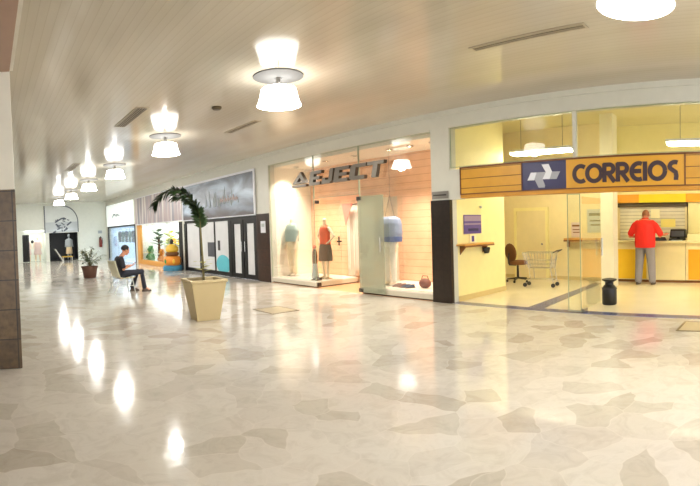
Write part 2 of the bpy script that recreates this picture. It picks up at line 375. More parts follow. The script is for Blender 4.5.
# ------------------------------------------------------------------ camera: one swept (cylindrical) shot
F, YAW, PITCH, ROLL, YC, EYE = 502.08, .7220, -.0300, -.0304, 240.97, 1.45
fw = Vector((math.sin(YAW)*math.cos(PITCH), math.cos(YAW)*math.cos(PITCH), math.sin(PITCH)))
rt = Vector((math.cos(YAW), -math.sin(YAW), 0)); up = rt.cross(fw)
rt2 = rt*math.cos(ROLL)+up*math.sin(ROLL); up2 = -rt*math.sin(ROLL)+up*math.cos(ROLL)
cd = bpy.data.cameras.new('camera'); cam = bpy.data.objects.new('camera', cd); C.objects.link(cam)
cam.matrix_world = Matrix(((rt2.x, up2.x, -fw.x, 0), (rt2.y, up2.y, -fw.y, 0), (rt2.z, up2.z, -fw.z, EYE), (0, 0, 0, 1)))
cd.type = 'PANO'
pr = cd if hasattr(cd, 'panorama_type') else cd.cycles
pr.panorama_type = 'CENTRAL_CYLINDRICAL'
pr.central_cylindrical_range_u_min = -350/F; pr.central_cylindrical_range_u_max = 350/F
pr.central_cylindrical_range_v_min = (YC-486)/F; pr.central_cylindrical_range_v_max = YC/F
pr.central_cylindrical_radius = 1.
cd.clip_start = .05; cd.clip_end = 200
S.camera = cam

H = 3.465; XW = 7.2; YE = 29.65
# ------------------------------------------------------------------ the hall
struct(MB().box((-5, -6, -.2), (XW, YE+.4, 0)).build('floor', 'marble', smooth=False), 'polished crazy-paved cream marble floor of the hall')
struct(MB().box((-5, -6, H), (XW+.25, YE+.4, H+.2)).build('ceiling', 'slats', smooth=False), 'beige slatted ceiling of the hall')
struct(MB().box((-5.2, -6, -.2), (-5, YE+.4, H+.2)).build('wall_left', 'wall', smooth=False), 'plain white left wall of the hall')
w = MB()
w.box((XW, -4.5, 3.15), (XW+.2, YE, H))                 # header over every shopfront
w.box((XW, 5.45, 0), (XW+.2, 5.87, 3.15)); w.box((XW, 11.40, 0), (XW+.2, 12.06, 3.15))
w.box((XW, 17.36, 0), (XW+.2, 17.56, 3.15)); w.box((XW, 23.4, 0), (XW+.2, 23.62, 3.15)); w.box((XW, 29.4, 0), (XW+.2, YE, 3.15))
w.box((XW, 12.06, 1.86), (XW+.2, 17.36, 3.15)); w.box((XW, 17.56, 1.88), (XW+.2, 23.4, 3.15)); w.box((XW, 23.62, 1.93), (XW+.2, 29.4, 3.15))
struct(w.build('wall_right', 'fascia', smooth=False), 'white piers and header of the shop wall')
struct(MB().box((XW-.03, -4.5, 3.375), (XW, YE, 3.465)).box((XW-.015, 5.87, 3.14), (XW, 11.4, 3.17)).build('trim_1', 'fascia', smooth=False), 'flat cornice strip along the top of shop wall')
struct(MB().box((XW-.02, 5.44, 0), (XW+.06, 5.88, 1.87)).build('trim_2', 'black_tile', smooth=False), 'dark tile cladding on pier beside the post office')
struct(MB().box((XW-.02, 11.42, 0), (XW+.06, 12.07, 1.86)).build('trim_3', 'brown_tile', smooth=False), 'dark brown tile cladding on pier beside clothing shop')
# end wall with two shop recesses
def walls(name, m, items):
    for a, b, lb in items: struct(MB().box(a, b).build(name, m, smooth=False), lb)
walls('wall_end', 'wall_end', [((-5, YE, 0), (2.05, YE+.2, H), 'white end wall left of the two openings'), ((2.05, YE, 1.68), (5.42, YE+.2, H), 'white end wall over the two openings'),
    ((5.42, YE, 0), (XW+.2, YE+.2, H), 'white end wall between the black opening and far shop'), ((3.45, YE, 0), (3.68, YE+.2, 1.68), 'white strip of end wall between the two openings')])
walls('wall_niche', 'wall_end', [((1.9, YE+1.6, 0), (3.5, YE+1.7, 1.9), 'pale back of the left end opening'), ((1.9, YE+.2, 0), (2.05, YE+1.6, 1.9), 'pale side of the left end opening'), ((3.5, YE+.2, 0), (3.56, YE+1.7, 1.9), 'pale partition between the end openings'), ((1.9, YE+.2, 1.9), (3.56, YE+1.7, 2), 'pale top of the left end opening')])
walls('wall_niche_black', 'black_panel', [((3.62, YE+1.6, 0), (5.6, YE+1.7, 1.9), 'black back of the right end opening'), ((3.56, YE+.2, 0), (3.62, YE+1.7, 1.9), 'black left side of the right end opening'), ((5.5, YE+.2, 0), (5.6, YE+1.6, 1.9), 'black right side of the right end opening'), ((3.56, YE+.2, 1.9), (5.6, YE+1.7, 2), 'black top of the right end opening')])
struct(MB().box((1.9, YE+.2, -.2), (3.56, YE+1.7, .005)).build('floor_niche', 'wall_end', smooth=False), 'pale floor of the left end opening')
struct(MB().box((3.56, YE+.2, -.2), (5.6, YE+1.7, .005)).build('floor_niche', 'black_panel', smooth=False), 'black floor of the right end opening')
# left pillar and beam
struct(MB().box((-.62, 5.60, 0), (.330, 6.5, H)).build('pillar', 'wall', smooth=False, bevel=.01), 'white pillar at the left edge')
struct(MB().box((-.64, 5.585, 0), (.334, 6.52, 2.0)).build('trim_4', 'stone', smooth=False, bevel=.008), 'dark stone cladding round the left pillar')
b = struct(MB().box((-.62, -5, 3.32), (.365, 5.60, H)).build('beam', 'wall', smooth=False), 'ceiling beam running from the left pillar')
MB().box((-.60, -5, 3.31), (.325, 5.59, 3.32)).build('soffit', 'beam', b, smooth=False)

# ------------------------------------------------------------------ clothing shop shell
YA, YB = 5.87, 11.40
w = MB()
w.box((8.60, YA, .0), (8.70, 8.05, 3.15)); w.box((8.60, 8.05, 2.12), (8.70, 9.25, 3.15)); w.box((8.60, 9.25, 0), (8.70, YB, 3.15))
struct(w.build('wall_shop', 'eject_wall', smooth=False), 'salmon slatted back wall of the clothing shop')
struct(MB().box((XW+.2, YA-.1, 0), (8.98, YA, 3.15)).box((XW+.2, YB, 0), (8.98, YB+.1, 3.15)).box((8.9, YA, 0), (8.98, YB, 3.15)).build('wall_shop_side', 'eject_white', smooth=False), 'cream side walls of the clothing shop')
struct(MB().box((XW+.2, YA-.1, 3.08), (8.98, YB+.1, 3.2)).build('ceiling_shop', 'eject_white', smooth=False), 'white ceiling of the clothing shop')
struct(MB().box((XW, YA-.1, -.2), (8.98, YB+.1, .002)).build('floor_shop', 'eject_floor', smooth=False), 'terracotta floor of the clothing shop')
YD0, YD1 = 7.86, 9.46          # the entrance gap
def plinth(y0, y1, label):
    r = empty('display_plinth', (XW+.02, (y0+y1)/2, 0), label, 'display plinth', 'display plinths of the clothing shop')
    h = (y1-y0)/2
    MB().box((.03, -h, 0), (1.35, h, .03)).build('kick_strip', 'kick', r, False)  # recessed dark brown strip at the plinth foot
    MB().box((0, -h, .03), (1.37, h, .12)).build('face', 'plinth_face', r, False)
    MB().box((0, -h, .12), (1.37, h, .15)).build('platform', 'plinth', r, False, .004)
plinth(YA+.01, YD0, 'long low white display plinth under the headless white-trousered mannequin')
plinth(YD1, YB-.01, 'low white display plinth under the coral-topped mannequin')
n = 0
def pane(y0, y1, z0, z1, x, label, m='glass'):
    global n
    n += 1
    o = struct(MB().box((x-.006, y0, z0), (x+.006, y1, z1)).build(f'window_{n}', m, smooth=False), label)
    f = MB()
    f.box((x-.008, y0, z0), (x+.008, y0+.008, z1)); f.box((x-.008, y1-.008, z0), (x+.008, y1, z1))
    f.box((x-.008, y0+.008, z0), (x+.008, y1-.008, z0+.008)); f.box((x-.008, y0+.008, z1-.01), (x+.008, y1-.008, z1))
    f.build('window_edge', 'glass_edge', o, False)
    return o
pane(YA+.01, YD0, .16, 3.14, XW+.03, 'large shop window pane beside the dark tiled pier')
pane(YD1, YB-.01, .16, 3.14, XW+.03, 'large shop window pane beside the brown tiled pier')
pane(YD0+.01, YD1-.01, 2.12, 3.14, XW+.03, 'glass transom over the clothing shop entrance')
# the side return of the left window
o = struct(MB().box((XW+.04, YD1-.006, .16), (8.55, YD1+.006, 2.1)).build('window_9', 'glass', smooth=False), 'glass side of the left shop window')
o = struct(MB().box((XW+.04, YD0-.006, .16), (8.55, YD0+.006, 2.1)).build('window_8', 'glass', smooth=False), 'glass side of the right shop window')

# swung-open glass door, folded back flat against the right window
d = empty('glass_door', (XW-.03, YD0, 0), 'open frameless glass shop door folded back before headless white mannequin', 'door')
MB().box((-.012, -.76, .05), (0, 0, 2.06)).build('glass_leaf', 'door_glass', d, False)
for z in (.04, 1.98): MB().box((-.022, -.10, z), (.01, .02, z+.08)).build('patch_fitting', 'dark_steel', d, False, .004)
MB().tube([(-.05, -.68, .9), (-.05, -.68, 1.2)], .012).tube([(-.05, -.68, .95), (-.005, -.68, .95)], .008).tube([(-.05, -.68, 1.15), (-.005, -.68, 1.15)], .008).build('handle', 'chrome', d)
d = empty('glass_door', (XW+.05, YD1-.02, 0), 'open frameless glass door pushed inward beside coral-topped mannequin', 'door')
MB().box((0, -.012, .05), (.76, 0, 2.08)).build('glass_leaf', 'glass', d, False)
for z in (.04, 2.0): MB().box((-.01, -.025, z), (.10, .01, z+.08)).build('patch_fitting', 'dark_steel', d, False, .004)
MB().tube([(.66, -.05, .98), (.66, -.05, 1.2)], .018).tube([(.60, -.05, 1.08), (.74, -.05, 1.08)], .02).build('handle', 'black', d)

# curtain and pennant inside the entrance
def cloth(name, m, pts, parent=None, thick=.012, waves=6, amp=.03):
    """vertical hanging cloth between two poly-lines: pts = [(y, z_top, z_bottom)] at x=0"""
    k = 24; mb = MB(); vs = []; fs = []
    rows = 8
    for i in range(k+1):
        t = i/k; j = min(int(t*(len(pts)-1)), len(pts)-2); u = t*(len(pts)-1)-j
        y = pts[j][0]*(1-u)+pts[j+1][0]*u; zt = pts[j][1]*(1-u)+pts[j+1][1]*u; zb = pts[j][2]*(1-u)+pts[j+1][2]*u
        for r in range(rows+1):
            s = r/rows
            vs.append((amp*math.sin(t*waves*2*PI)*(.4+.6*s), y, zt*(1-s)+zb*s))
    for i in range(k):
        for r in range(rows):
            a = i*(rows+1)+r; fs.append((a, a+1, a+rows+2, a+rows+1))
    mb.add(vs, fs)
    o = mb.build(name, m, parent)
    sd = o.modifiers.new('t', 'SOLIDIFY'); sd.thickness = thick
    return o
o = cloth('fitting_curtain', 'curtain', [(-.05, 1.97, .17), (-.55, 2.0, .17), (-1.05, 2.03, .17)]); o.location = (8.52, 9.82, 0)
MB().tube([(0, .0, 2.0), (0, -1.15, 2.0)], .014).build('curtain_rod', 'chrome', o)
tag(o, 'cream fabric curtain hanging inside the clothing shop entrance', 'curtain')
o = MB().prism([(0, 0), (.42, 0), (.14, -.55)], lambda u, v, w: (w*.01, -u, v)).build('pennant', 'curtain_pink', smooth=False, loc=(8.40, 9.83, 2.02))
tag(o, 'pink triangular pennant hanging at the top of cream curtain', 'pennant')

# downlights in the clothing shop soffit
def downlight(y, x, label):
    r = empty('downlight', (x, y, 3.08), label, 'downlight', 'downlights in the clothing shop ceiling')
    MB().lathe([(.075, 0), (.075, -.02), (.055, -.025), (.05, -.01)], caps=False).build('ring', 'chrome', r)
    MB().lathe([(.001, -.012), (.05, -.012)], caps=False).build('lens', 'spot', r)
    return r
for y, lb in ((6.35, 'small round downlight nearest the dark tiled pier'), (6.95, 'second small downlight from the dark tiled pier'), (7.55, 'third small downlight from the dark tiled pier'),
              (8.7, 'small round downlight above the shop entrance'), (9.75, 'small downlight above the coral-topped mannequin'), (10.4, 'small downlight between the two left mannequins'), (11.0, 'small downlight nearest the brown tiled pier')):
    downlight(y, 7.85, lb)
    ld = bpy.data.lights.new('downlight_beam', 'SPOT'); ld.energy = 140; ld.color = (1, .83, .68); ld.spot_size = math.radians(110); ld.spot_blend = .6; ld.shadow_soft_size = .06
    lo = bpy.data.objects.new('downlight_beam', ld); C.objects.link(lo); lo.location = (7.85, y, 3.02); lo.rotation_euler = (0, math.radians(12), 0)

# ------------------------------------------------------------------ EJECT sign: raised metal letters, an eject symbol first
def strokes_letter(polys, parent, name, x0, x1, m='brushed'):
    mb = MB()
    for poly in polys:
        mb.prism(poly, lambda u, v, w: (x0+(x1-x0)*w, -u, v))
    o = mb.build(name, m, parent, False)
    o.data.materials.append(M['letter_side'])
    for p in o.data.polygons:
        if abs(p.normal.x) < .7: p.material_index = 1
    return o
SH = .32; IT = .26      # letter height, italic slant
def ital(poly, u0, wd): return [(u0+p[0]*wd+p[1]*IT*SH, p[1]*SH) for p in poly]
sg = empty('shop_sign', (XW-.02, 10.16, 2.42), 'raised metallic italic letter sign reading across clothing shop glass', 'sign')
T = .21
GL = {
 'E': [[(0,0),(1,0),(1,T),(.36,T),(.36,.40),(.9,.40),(.9,.60),(.36,.60),(.36,1-T),(1,1-T),(1,1),(0,1)]],
 'J': [[(0,.0),(.75,0),(.95,.18),(.95,1),(.62,1),(.62,.26),(.30,.26),(.30,.42),(0,.42)]],
 'C': [[(0,.14),(.14,0),(1,0),(1,T+.02),(.36,T+.02),(.36,1-T),(1,1-T),(1,1),(.14,1),(0,.86)]],
 'T': [[(.36,0),(.68,0),(.68,1-T),(1.08,1-T),(1.08,1),(-.06,1),(-.06,1-T),(.36,1-T)]],
}
sym = [[(0,0),(1,0),(1,.17),(0,.17)], [(0,.26),(.26,.26),(.5,.72),(.74,.26),(1,.26),(.5,1.12)], [(.26,.26),(.74,.26),(.66,.40),(.34,.40)]]
strokes_letter([ital(p, 0, .58) for p in sym], sg, 'symbol', -.09, 0)
for ch, u0, wd in (('E', .70, .42), ('J', 1.18, .38), ('E', 1.60, .47), ('C', 2.12, .48), ('T', 2.66, .42)):
    strokes_letter([ital(p, u0, wd) for p in GL[ch]], sg, 'letter', -.09, 0)

# ------------------------------------------------------------------ figures
def hand(mb, wrist, d, nrm, curl=.5, s=1., side=1):
    d = Vector(d).normalized(); nrm = Vector(nrm); nrm = (nrm-d*nrm.dot(d)).normalized(); lat = d.cross(nrm)*side
    w = Vector(wrist)
    pal = Matrix((lat, d, nrm)).transposed()
    mb.ball(w+d*.045*s, (.040*s, .052*s, .016*s), pal)
    for i, (off, ln) in enumerate(((-.030, .066), (-.010, .078), (.011, .072), (.030, .056))):
        p = w+d*.085*s+lat*off*s; pts = [p-d*.03*s, p]; a = 0
        for q in (.45, .32, .23):
            a += curl*.7
            p = p+(d*math.cos(a)-nrm*math.sin(a))*ln*q*s*1.25; pts.append(p)
        mb.limb(pts, [.0095*s, .0095*s, .009*s, .0085*s, .0075*s], 8)
    p = w+d*.02*s-lat*.032*s
    mb.limb([p, p+(d*.6-lat*.7).normalized()*.035*s, p+(d*.6-lat*.7).normalized()*.035*s+(d*.9-lat*.15-nrm*.3)*.032*s], [.013*s, .011*s, .009*s], 8)

def head(mb, c, fwd=0., pitch=0., s=1., face=True):
    """c: centre of the cranium, local x forward"""
    R = Matrix.Rotation(fwd, 3, 'Z') @ Matrix.Rotation(pitch, 3, 'Y')
    c = Vector(c)
    def B(p, r): mb.ball(c+R @ Vector(p)*s, tuple(q*s for q in r), R)
    B((-.012, 0, .018), (.096, .077, .098)); B((.028, 0, -.052), (.064, .060, .070))
    B((.066, 0, -.098), (.026, .032, .024))                                  # chin
    if face:
        B((.094, 0, -.028), (.020, .015, .030)); B((.106, 0, -.042), (.014, .017, .012))   # nose
        B((.078, 0, .012), (.020, .055, .014))                               # brow
        B((.084, 0, -.072), (.012, .026, .007)); B((.082, 0, -.083), (.012, .022, .008))   # lips
        for e in (-1, 1):
            B((.080, e*.032, -.008), (.012, .015, .009))                     # eyes
            B((-.004, e*.078, -.015), (.018, .012, .032))                    # ears
    return R

# ---- person in red at the counter
YM = 2.91
r = empty('person', (10.90, YM, 0), 'person in red shirt and grey trousers standing at post counter, back turned', 'person')
ankL, ankR = (0, .16, .085), (.0, -.16, .085)
b = MB()
head(b, (.10, 0, 1.565), 0, .45)
b.limb([(.0, 0, 1.42), (.05, 0, 1.53)], [.070, .064])
b.loft([(0,0,.86,.12,.17),(0,0,.95,.125,.175),(0,0,1.08,.115,.165),(.01,0,1.28,.115,.18),(0,0,1.40,.10,.19),(0,0,1.47,.07,.12)])
for e, ank in ((1, ankL), (-1, ankR)):
    b.limb([(0, e*.10, .90), (.02, e*.135, .49), ank], [.088, .056, .040])
    b.limb([ank, (.10, e*.18, .045)], [.042, .032])
    sh = (0, e*.21, 1.37); el = (-.03 if e > 0 else .02, e*.34, 1.09); wr = (.36, e*.24, 1.055) if e > 0 else (.25, -.44, 1.13)
    b.limb([sh, el, wr], [.056, .044, .030])
    if e > 0: hand(b, (.36, .24, 1.05), (1, -.35, -.18), (0, 0, 1), .35, 1., 1)
    else: hand(b, (.25, -.44, 1.13), (1, .2, .1), (0, 0, 1), .5, 1., -1)
body = blend(b, 'body', 'skin_red', r, .009, 3)
c = MB()
c.loft([(0,0,.83,.170,.232),(0,0,.93,.178,.240),(.0,0,1.08,.172,.236),(0,0,1.24,.165,.240),(0,0,1.35,.145,.236),(0,0,1.42,.108,.185),(.01,0,1.465,.080,.10)])
for e in (1, -1):
    el = (-.025, e*.325, 1.15) if e > 0 else (.012, -.345, 1.15)
    c.limb([(0, e*.17, 1.375), (-.005, e*.235, 1.32), el], [.076, .080, .074])
blend(c, 'shirt', 'red_shirt', r, .009, 4)
c = MB().lathe([(.084, 0), (.080, .045), (.070, .045), (.070, 0)], (.022, 0, 1.45)); c.build('collar', 'red_shirt', r)
c = MB()
c.loft([(0,0,.80,.140,.200),(0,0,.90,.150,.210),(0,0,1.0,.140,.19)])
for e, ank in ((1, ankL), (-1, ankR)):
    c.limb([(0, e*.105, .84), (.015, e*.14, .48), (0, e*.162, .10)], [.122, .096, .084])
blend(c, 'trousers', 'grey_jeans', r, .009, 3)
for e in (1, -1):
    MB().loft([(.045, e*.178, .0, .125, .046), (.045, e*.178, .02, .13, .048), (.04, e*.176, .05, .11, .042), (.0, e*.168, .085, .055, .04)]).build('shoe', 'shoe', r)
c = MB().ball((.081, 0, 1.581), (.101, .083, .098)); hr = c.build('hair', 'hair_grey', r)
bm = bmesh.new(); bm.from_mesh(hr.data)
bmesh.ops.delete(bm, geom=[v for v in bm.verts if v.co.z < 1.52 or v.co.x > .115 or (v.co.x > .065 and v.co.z < 1.565)], context='VERTS'); bm.to_mesh(hr.data); bm.free()

# ---- person on the cream chair
SX, SY = 3.27, 12.02
r = empty('person', (SX, SY, 0), 'person in charcoal tee and dark trousers seated on cream chair, looking at phone', 'person')
b = MB()
head(b, (.115, 0, 1.055), 0, .42, .98)
b.limb([(-.03, 0, .86), (.07, 0, .98)], [.058, .052])
b.loft([(-.02,0,.42,.11,.165),(-.04,0,.52,.105,.155),(-.07,0,.66,.10,.15),(-.075,0,.78,.10,.17),(-.05,0,.86,.075,.15),(-.03,0,.90,.055,.075)])
LEG = {-1: [(-.02, -.10, .465), (.47, -.12, .50), (.53, -.12, .09)], 1: [(-.02, .10, .465), (.45, .13, .49), (.30, .15, .09)]}
for e in (1, -1):
    h, k, a = LEG[e]
    b.limb([h, k, a], [.085, .054, .038]); b.limb([a, (a[0]+.11, a[1]+e*.01, .04)], [.038, .03])
    sh = (-.06, e*.19, .83); el = (-.02, e*.235, .60); wr = (.20, e*.06, .655)
    b.limb([sh, el, wr], [.050, .041, .027])
    hand(b, wr, (1, -e*.25, .15), (0, e*.4, -1) if e > 0 else (0, -.4, -1), .6, .95, e)
blend(b, 'body', 'skin', r, .0085, 3)
c = MB()
c.loft([(-.02,0,.44,.125,.18),(-.04,0,.52,.122,.172),(-.07,0,.66,.118,.168),(-.075,0,.78,.116,.185),(-.055,0,.86,.09,.16),(-.035,0,.905,.064,.08)])
for e in (1, -1): c.limb([(-.06, e*.15, .835), (-.06, e*.195, .815), (-.03, e*.228, .66)], [.072, .076, .066])
blend(c, 'shirt', 'tee', r, .009, 4)
c = MB(); c.loft([(-.02,0,.36,.10,.15),(-.02,0,.42,.13,.185),(-.03,0,.49,.122,.175)])
for e in (1, -1):
    h, k, a = LEG[e]
    c.limb([h, k, (a[0], a[1], .12)], [.096, .072, .060])
blend(c, 'trousers', 'jeans', r, .009, 3)
for e in (1, -1):
    a = LEG[e][2]
    MB().loft([(a[0]+.055, a[1], 0, .125, .043), (a[0]+.055, a[1], .02, .13, .046), (a[0]+.045, a[1], .05, .105, .04), (a[0], a[1], .09, .05, .038)]).build('shoe', 'shoe', r)
c = MB(); Rh = Matrix.Rotation(.42, 3, 'Y')
c.ball((.100, 0, 1.083), (.106, .086, .102), Rh); hr = c.build('hair', 'hair', r)
bm = bmesh.new(); bm.from_mesh(hr.data)
inv = Rh.inverted(); hc = Vector((.115, 0, 1.055))
def bald(v):
    q = inv @ (v.co-hc)
    return q.z < -.055 or (q.x > .055 and q.z < .045) or (q.x > .0 and q.z < -.005)
bmesh.ops.delete(bm, geom=[v for v in bm.verts if bald(v)], context='VERTS'); bm.to_mesh(hr.data); bm.free()
ph = MB().box((-.005, -.035, -.07), (.005, .035, .07)).build('phone', 'black', smooth=False, bevel=.004)
ph.location = (SX+.305, SY, .70); ph.rotation_euler = (0, math.radians(55), 0)
tag(ph, 'small dark phone held in hands of the seated person', 'phone')

# ---- chair with tube frame
r = empty('tube_chair', (SX, SY, 0), 'cream shell chair with thin white tube legs under the seated person', 'chair', None, .12)
c = MB(); vs = []; fs = []
prof = [(.24, .375), (.10, .36), (-.06, .36), (-.16, .385), (-.215, .45), (-.25, .56), (-.285, .68), (-.315, .80)]
for x, z in prof:
    for j in range(9):
        t = j/8*2-1; vs.append((x+.03*t*t*(1 if z > .4 else 0), t*.27, z+.012*t*t))
for i in range(len(prof)-1):
    for j in range(8): fs.append((i*9+j, i*9+j+1, (i+1)*9+j+1, (i+1)*9+j))
c.add(vs, fs); o = c.build('shell', 'chair_shell', r); sd = o.modifiers.new('t', 'SOLIDIFY'); sd.thickness = .014
MB().box((-.10, -.2, .365), (.25, .2, .378)).build('seat_cushion', 'seat_orange', r, True, .006)
for sx, sy in ((.2, .2), (.2, -.2), (-.14, .2), (-.14, -.2)):
    MB().tube([(sx*.95, sy*.95, .365), (sx*1.25 if sx > 0 else sx*2.1, sy*1.1, 0)], .0115).build('leg', 'white_metal', r)
MB().tube([(.19, -.2, .355), (.19, .2, .355), (-.13, .2, .355), (-.13, -.2, .355), (.19, -.2, .355)], .01).tube([(-.21, -.208, .18), (.22, -.208, .18)], .007).tube([(-.21, .208, .18), (.22, .208, .18)], .007).build('seat_frame', 'white_metal', r)

# ---- mannequins
def mannequin(loc, rz, label, top, bottom, kind, headknob=False, arms='down', top_rings=None, neck=True):
    r = empty('mannequin', loc, label, 'mannequin', 'mannequins in the clothing shop window', rz)
    b = MB()
    b.loft([(0,0,.74,.085,.145),(0,0,.84,.09,.155),(0,0,1.0,.075,.115),(0,0,1.18,.095,.15),(0,0,1.27,.08,.16),(0,0,1.33,.05,.09)])
    if neck: b.limb([(0, 0, 1.3), (.0, 0, 1.42)], [.045, .042])
    if headknob: b.ball((0, 0, 1.46), (.05, .05, .06))
    for e in (1, -1):
        b.limb([(0, e*.085, .80), (.01, e*.085, .43), (-.01, e*.07, .07)], [.082, .052, .034]); b.limb([(-.01, e*.07, .05), (.12, e*.08, .03)], [.034, .025])
        if arms == 'hips': p = [(0, e*.16, 1.26), (-.03, e*.32, 1.06), (.03, e*.18, .92)]
        else: p = [(0, e*.165, 1.26), (-.01, e*.22, 1.02), (.05, e*.23, .80)]
        b.limb(p, [.042, .034, .024]); q = (Vector(p[2])-Vector(p[1])).normalized()
        hand(b, p[2], q, (0, e, 0), .3, .9, e)
    blend(b, 'body', 'mannequin', r, .011, 3)
    MB().lathe([(.16, 0), (.16, .012), (.03, .016)]).build('base_plate', 'chrome', r)
    c = MB()
    c.loft(top_rings or [(0,0,.86,.115,.18),(0,0,1.0,.105,.155),(0,0,1.18,.112,.17),(0,0,1.28,.095,.175),(0,0,1.335,.06,.10)])
    if kind != 'sleeveless':
        for e in (1, -1): c.limb([(0, e*.14, 1.27), (-.01, e*.20, 1.14)], [.06, .065])
    blend(c, 'top', top, r, .010, 3)
    c = MB()
    if kind == 'trousers':
        c.loft([(0,0,.74,.10,.165),(0,0,.88,.10,.165)])
        for e in (1, -1): c.limb([(0, e*.085, .80), (.01, e*.09, .43), (-.01, e*.08, .10)], [.094, .068, .055])
        blend(c, 'trousers', bottom, r, .010, 3)
    else:
        c.loft([(0,0,.45,.155,.215),(0,0,.70,.145,.205),(0,0,.86,.115,.17),(0,0,.93,.10,.15)]); blend(c, 'skirt', bottom, r, .010, 2)
    return r
PZ = .15
mannequin((7.75, 7.50, PZ), PI, 'headless mannequin in blue-grey top and white trousers', 'blue_top', 'white_trousers', 'trousers',
          top_rings=[(0,0,.90,.17,.28),(0,0,1.02,.175,.30),(0,0,1.20,.15,.295),(0,0,1.29,.12,.27),(0,0,1.34,.07,.15)], neck=False)
hm = MB(); hm.loft([(0,0,.85,.175,.275),(0,0,.95,.180,.292)]); 
o = blend(hm, 'printed_hem', 'blue_floral', bpy.data.objects['mannequin'], .012, 1)
bpy.data.objects['mannequin'].scale = (1.1, 1.1, 1.1)
mk = [x for x in bpy.data.objects if x.name.startswith('mannequin')][0]
MB().tube([(0, .16, 1.22), (-.02, 0, 1.75)], .006).tube([(0, -.16, 1.22), (-.02, 0, 1.75)], .006).tube([(-.02, 0, 1.75), (-.02, 0, 2.9)], .003).build('hanging_cord', 'dark_steel', mk)
mannequin((7.80, 9.80, PZ), PI, 'mannequin in coral top and dark grey skirt beside the shop entrance', 'coral', 'skirt', 'sleeveless', True, 'hips')
mannequin((7.72, 11.12, PZ), PI, 'mannequin in teal patterned top and cream trousers nearest the brown pier', 'teal_top', 'cream_cloth', 'trousers',
          top_rings=[(0,0,.88,.14,.24),(0,0,1.02,.14,.25),(0,0,1.18,.13,.25),(0,0,1.28,.10,.21),(0,0,1.335,.06,.10)]).scale = (1.06, 1.06, 1.06)
# floor vase, bag and shoes
r = empty('floor_vase', (7.75, 10.18, PZ), 'tall slim dark vase with patterned foot between the left mannequins', 'vase')
MB().lathe([(.09, 0), (.10, .05), (.075, .22), (.065, .38)]).build('foot', 'pale_grey', r)
MB().lathe([(.066, .37), (.07, .55), (.06, .66), (.035, .74)]).build('neck', 'toy_brown', r)
MB().ball((0, 0, .79), .05).build('stopper', 'coral', r)
r = empty('handbag', (7.72, 6.52, PZ), 'round brown handbag on the plinth near dark tiled pier', 'bag')
MB().ball((0, 0, .10), (.09, .15, .10)).build('bag_body', 'bag_brown', r)
MB().tube([(0, -.10, .16), (0, -.06, .25), (0, .06, .25), (0, .10, .16)], .01).build('strap', 'toy_brown', r)
def shoe(x, y, rz, m, label, g):
    r = empty('display_shoe', (x, y, PZ), label, 'shoe', g, rz)
    MB().loft([(0,0,0,.115,.04),(0,0,.015,.118,.042)]).build('sole', 'toy_brown', r)
    MB().loft([(.0,0,.014,.110,.038),(-.01,0,.04,.09,.034),(-.05,0,.07,.05,.03)]).build('upper', m, r)
for i, y in enumerate((7.20, 7.06)): shoe(7.62, y, 2.7+i*.3, 'bag_brown', ('brown display shoe of the pair nearer the white-trousered mannequin, toward it', 'brown display shoe of the pair nearer the white-trousered mannequin, toward handbag')[i], 'brown display shoes')
for i, y in enumerate((6.92, 6.80)): shoe(7.58, y, 2.4+i*.3, 'garment', ('navy display shoe of the pair beside handbag, farther from it', 'navy display shoe of the pair beside handbag, closer to it')[i], 'navy display shoes')
for i, y in enumerate((9.75, 9.62)): shoe(7.42, y, 2.8+i*.4, 'charcoal', ('dark display shoe at coral-topped mannequin, on its left', 'dark display shoe at coral-topped mannequin, at plinth corner')[i], 'charcoal display shoes')

# ------------------------------------------------------------------ post office shell
w = MB()
w.box((XW+.2, 5.46, 0), (9.1, 5.60, 3.75))                                     # left wall with the poster
struct(w.build('wall_office_left', 'post_wall', smooth=False), 'cream side wall of the post office')
w = MB()
w.box((11.3, 3.90, 0), (11.42, 7.4, 3.75)); w.box((9.1, 7.3, 0), (11.42, 7.42, 3.75)); w.box((9.0, 5.60, 0), (9.1, 7.42, 3.75))
struct(w.build('wall_office_back', 'post_wall2', smooth=False), 'beige back wall of the post office recess')
walls('wall_office_counter', 'post_wall', [((12.2, -4.5, 0), (12.35, 4.0, 3.75), 'cream rear wall behind the post counter'), ((11.42, 3.90, 0), (12.2, 4.0, 3.75), 'cream end wall of the counter area'), ((11.87, -4.5, 2.075), (12.0, 3.90, 3.75), 'cream wall above the yellow band')])
struct(MB().box((XW, -4.5, 3.75), (12.4, 7.42, 3.9)).build('ceiling_office', 'post_ceiling', smooth=False), 'pale yellow ceiling of the post office')
struct(MB().box((XW, -4.5, -.2), (12.4, 5.46, .002)).box((9.0, 5.46, -.2), (11.42, 7.42, .002)).build('floor_office', 'post_floor', smooth=False), 'cream tiled floor of the post office')
struct(MB().box((XW+.0, -4.5, H-.02), (XW+.2, 5.46, 3.9)).box((XW, 5.6, 3.7), (9.1, 5.65, 3.9)).build('wall_office_front', 'post_wall', smooth=False), 'upper inside wall over the post office front')
struct(MB().box((10.3, 3.46, 0), (10.62, 3.75, 3.75)).build('column', 'grey_col', smooth=False), 'white column in front of the post counter')
struct(MB().box((11.27, 3.9, 0), (11.3, 7.3, .09)).box((XW+.2, 5.44, 0), (9.1, 5.46, .10)).build('baseboard_office', 'wood_pale', smooth=False), 'pale skirting in the post office')
# blue tile stripes
bl = MB().box((XW+.0, -4.5, .001), (XW+.22, 5.45, .005))
bl.add([(XW+.22, 3.72, .0045), (XW+.22, 4.02, .0045), (10.9, 4.12, .0045), (10.9, 3.93, .0045)], [(0, 1, 2, 3)])
struct(bl.build('trim_5', 'blue_tile', smooth=False), 'blue-grey tile stripe in the post office floor')
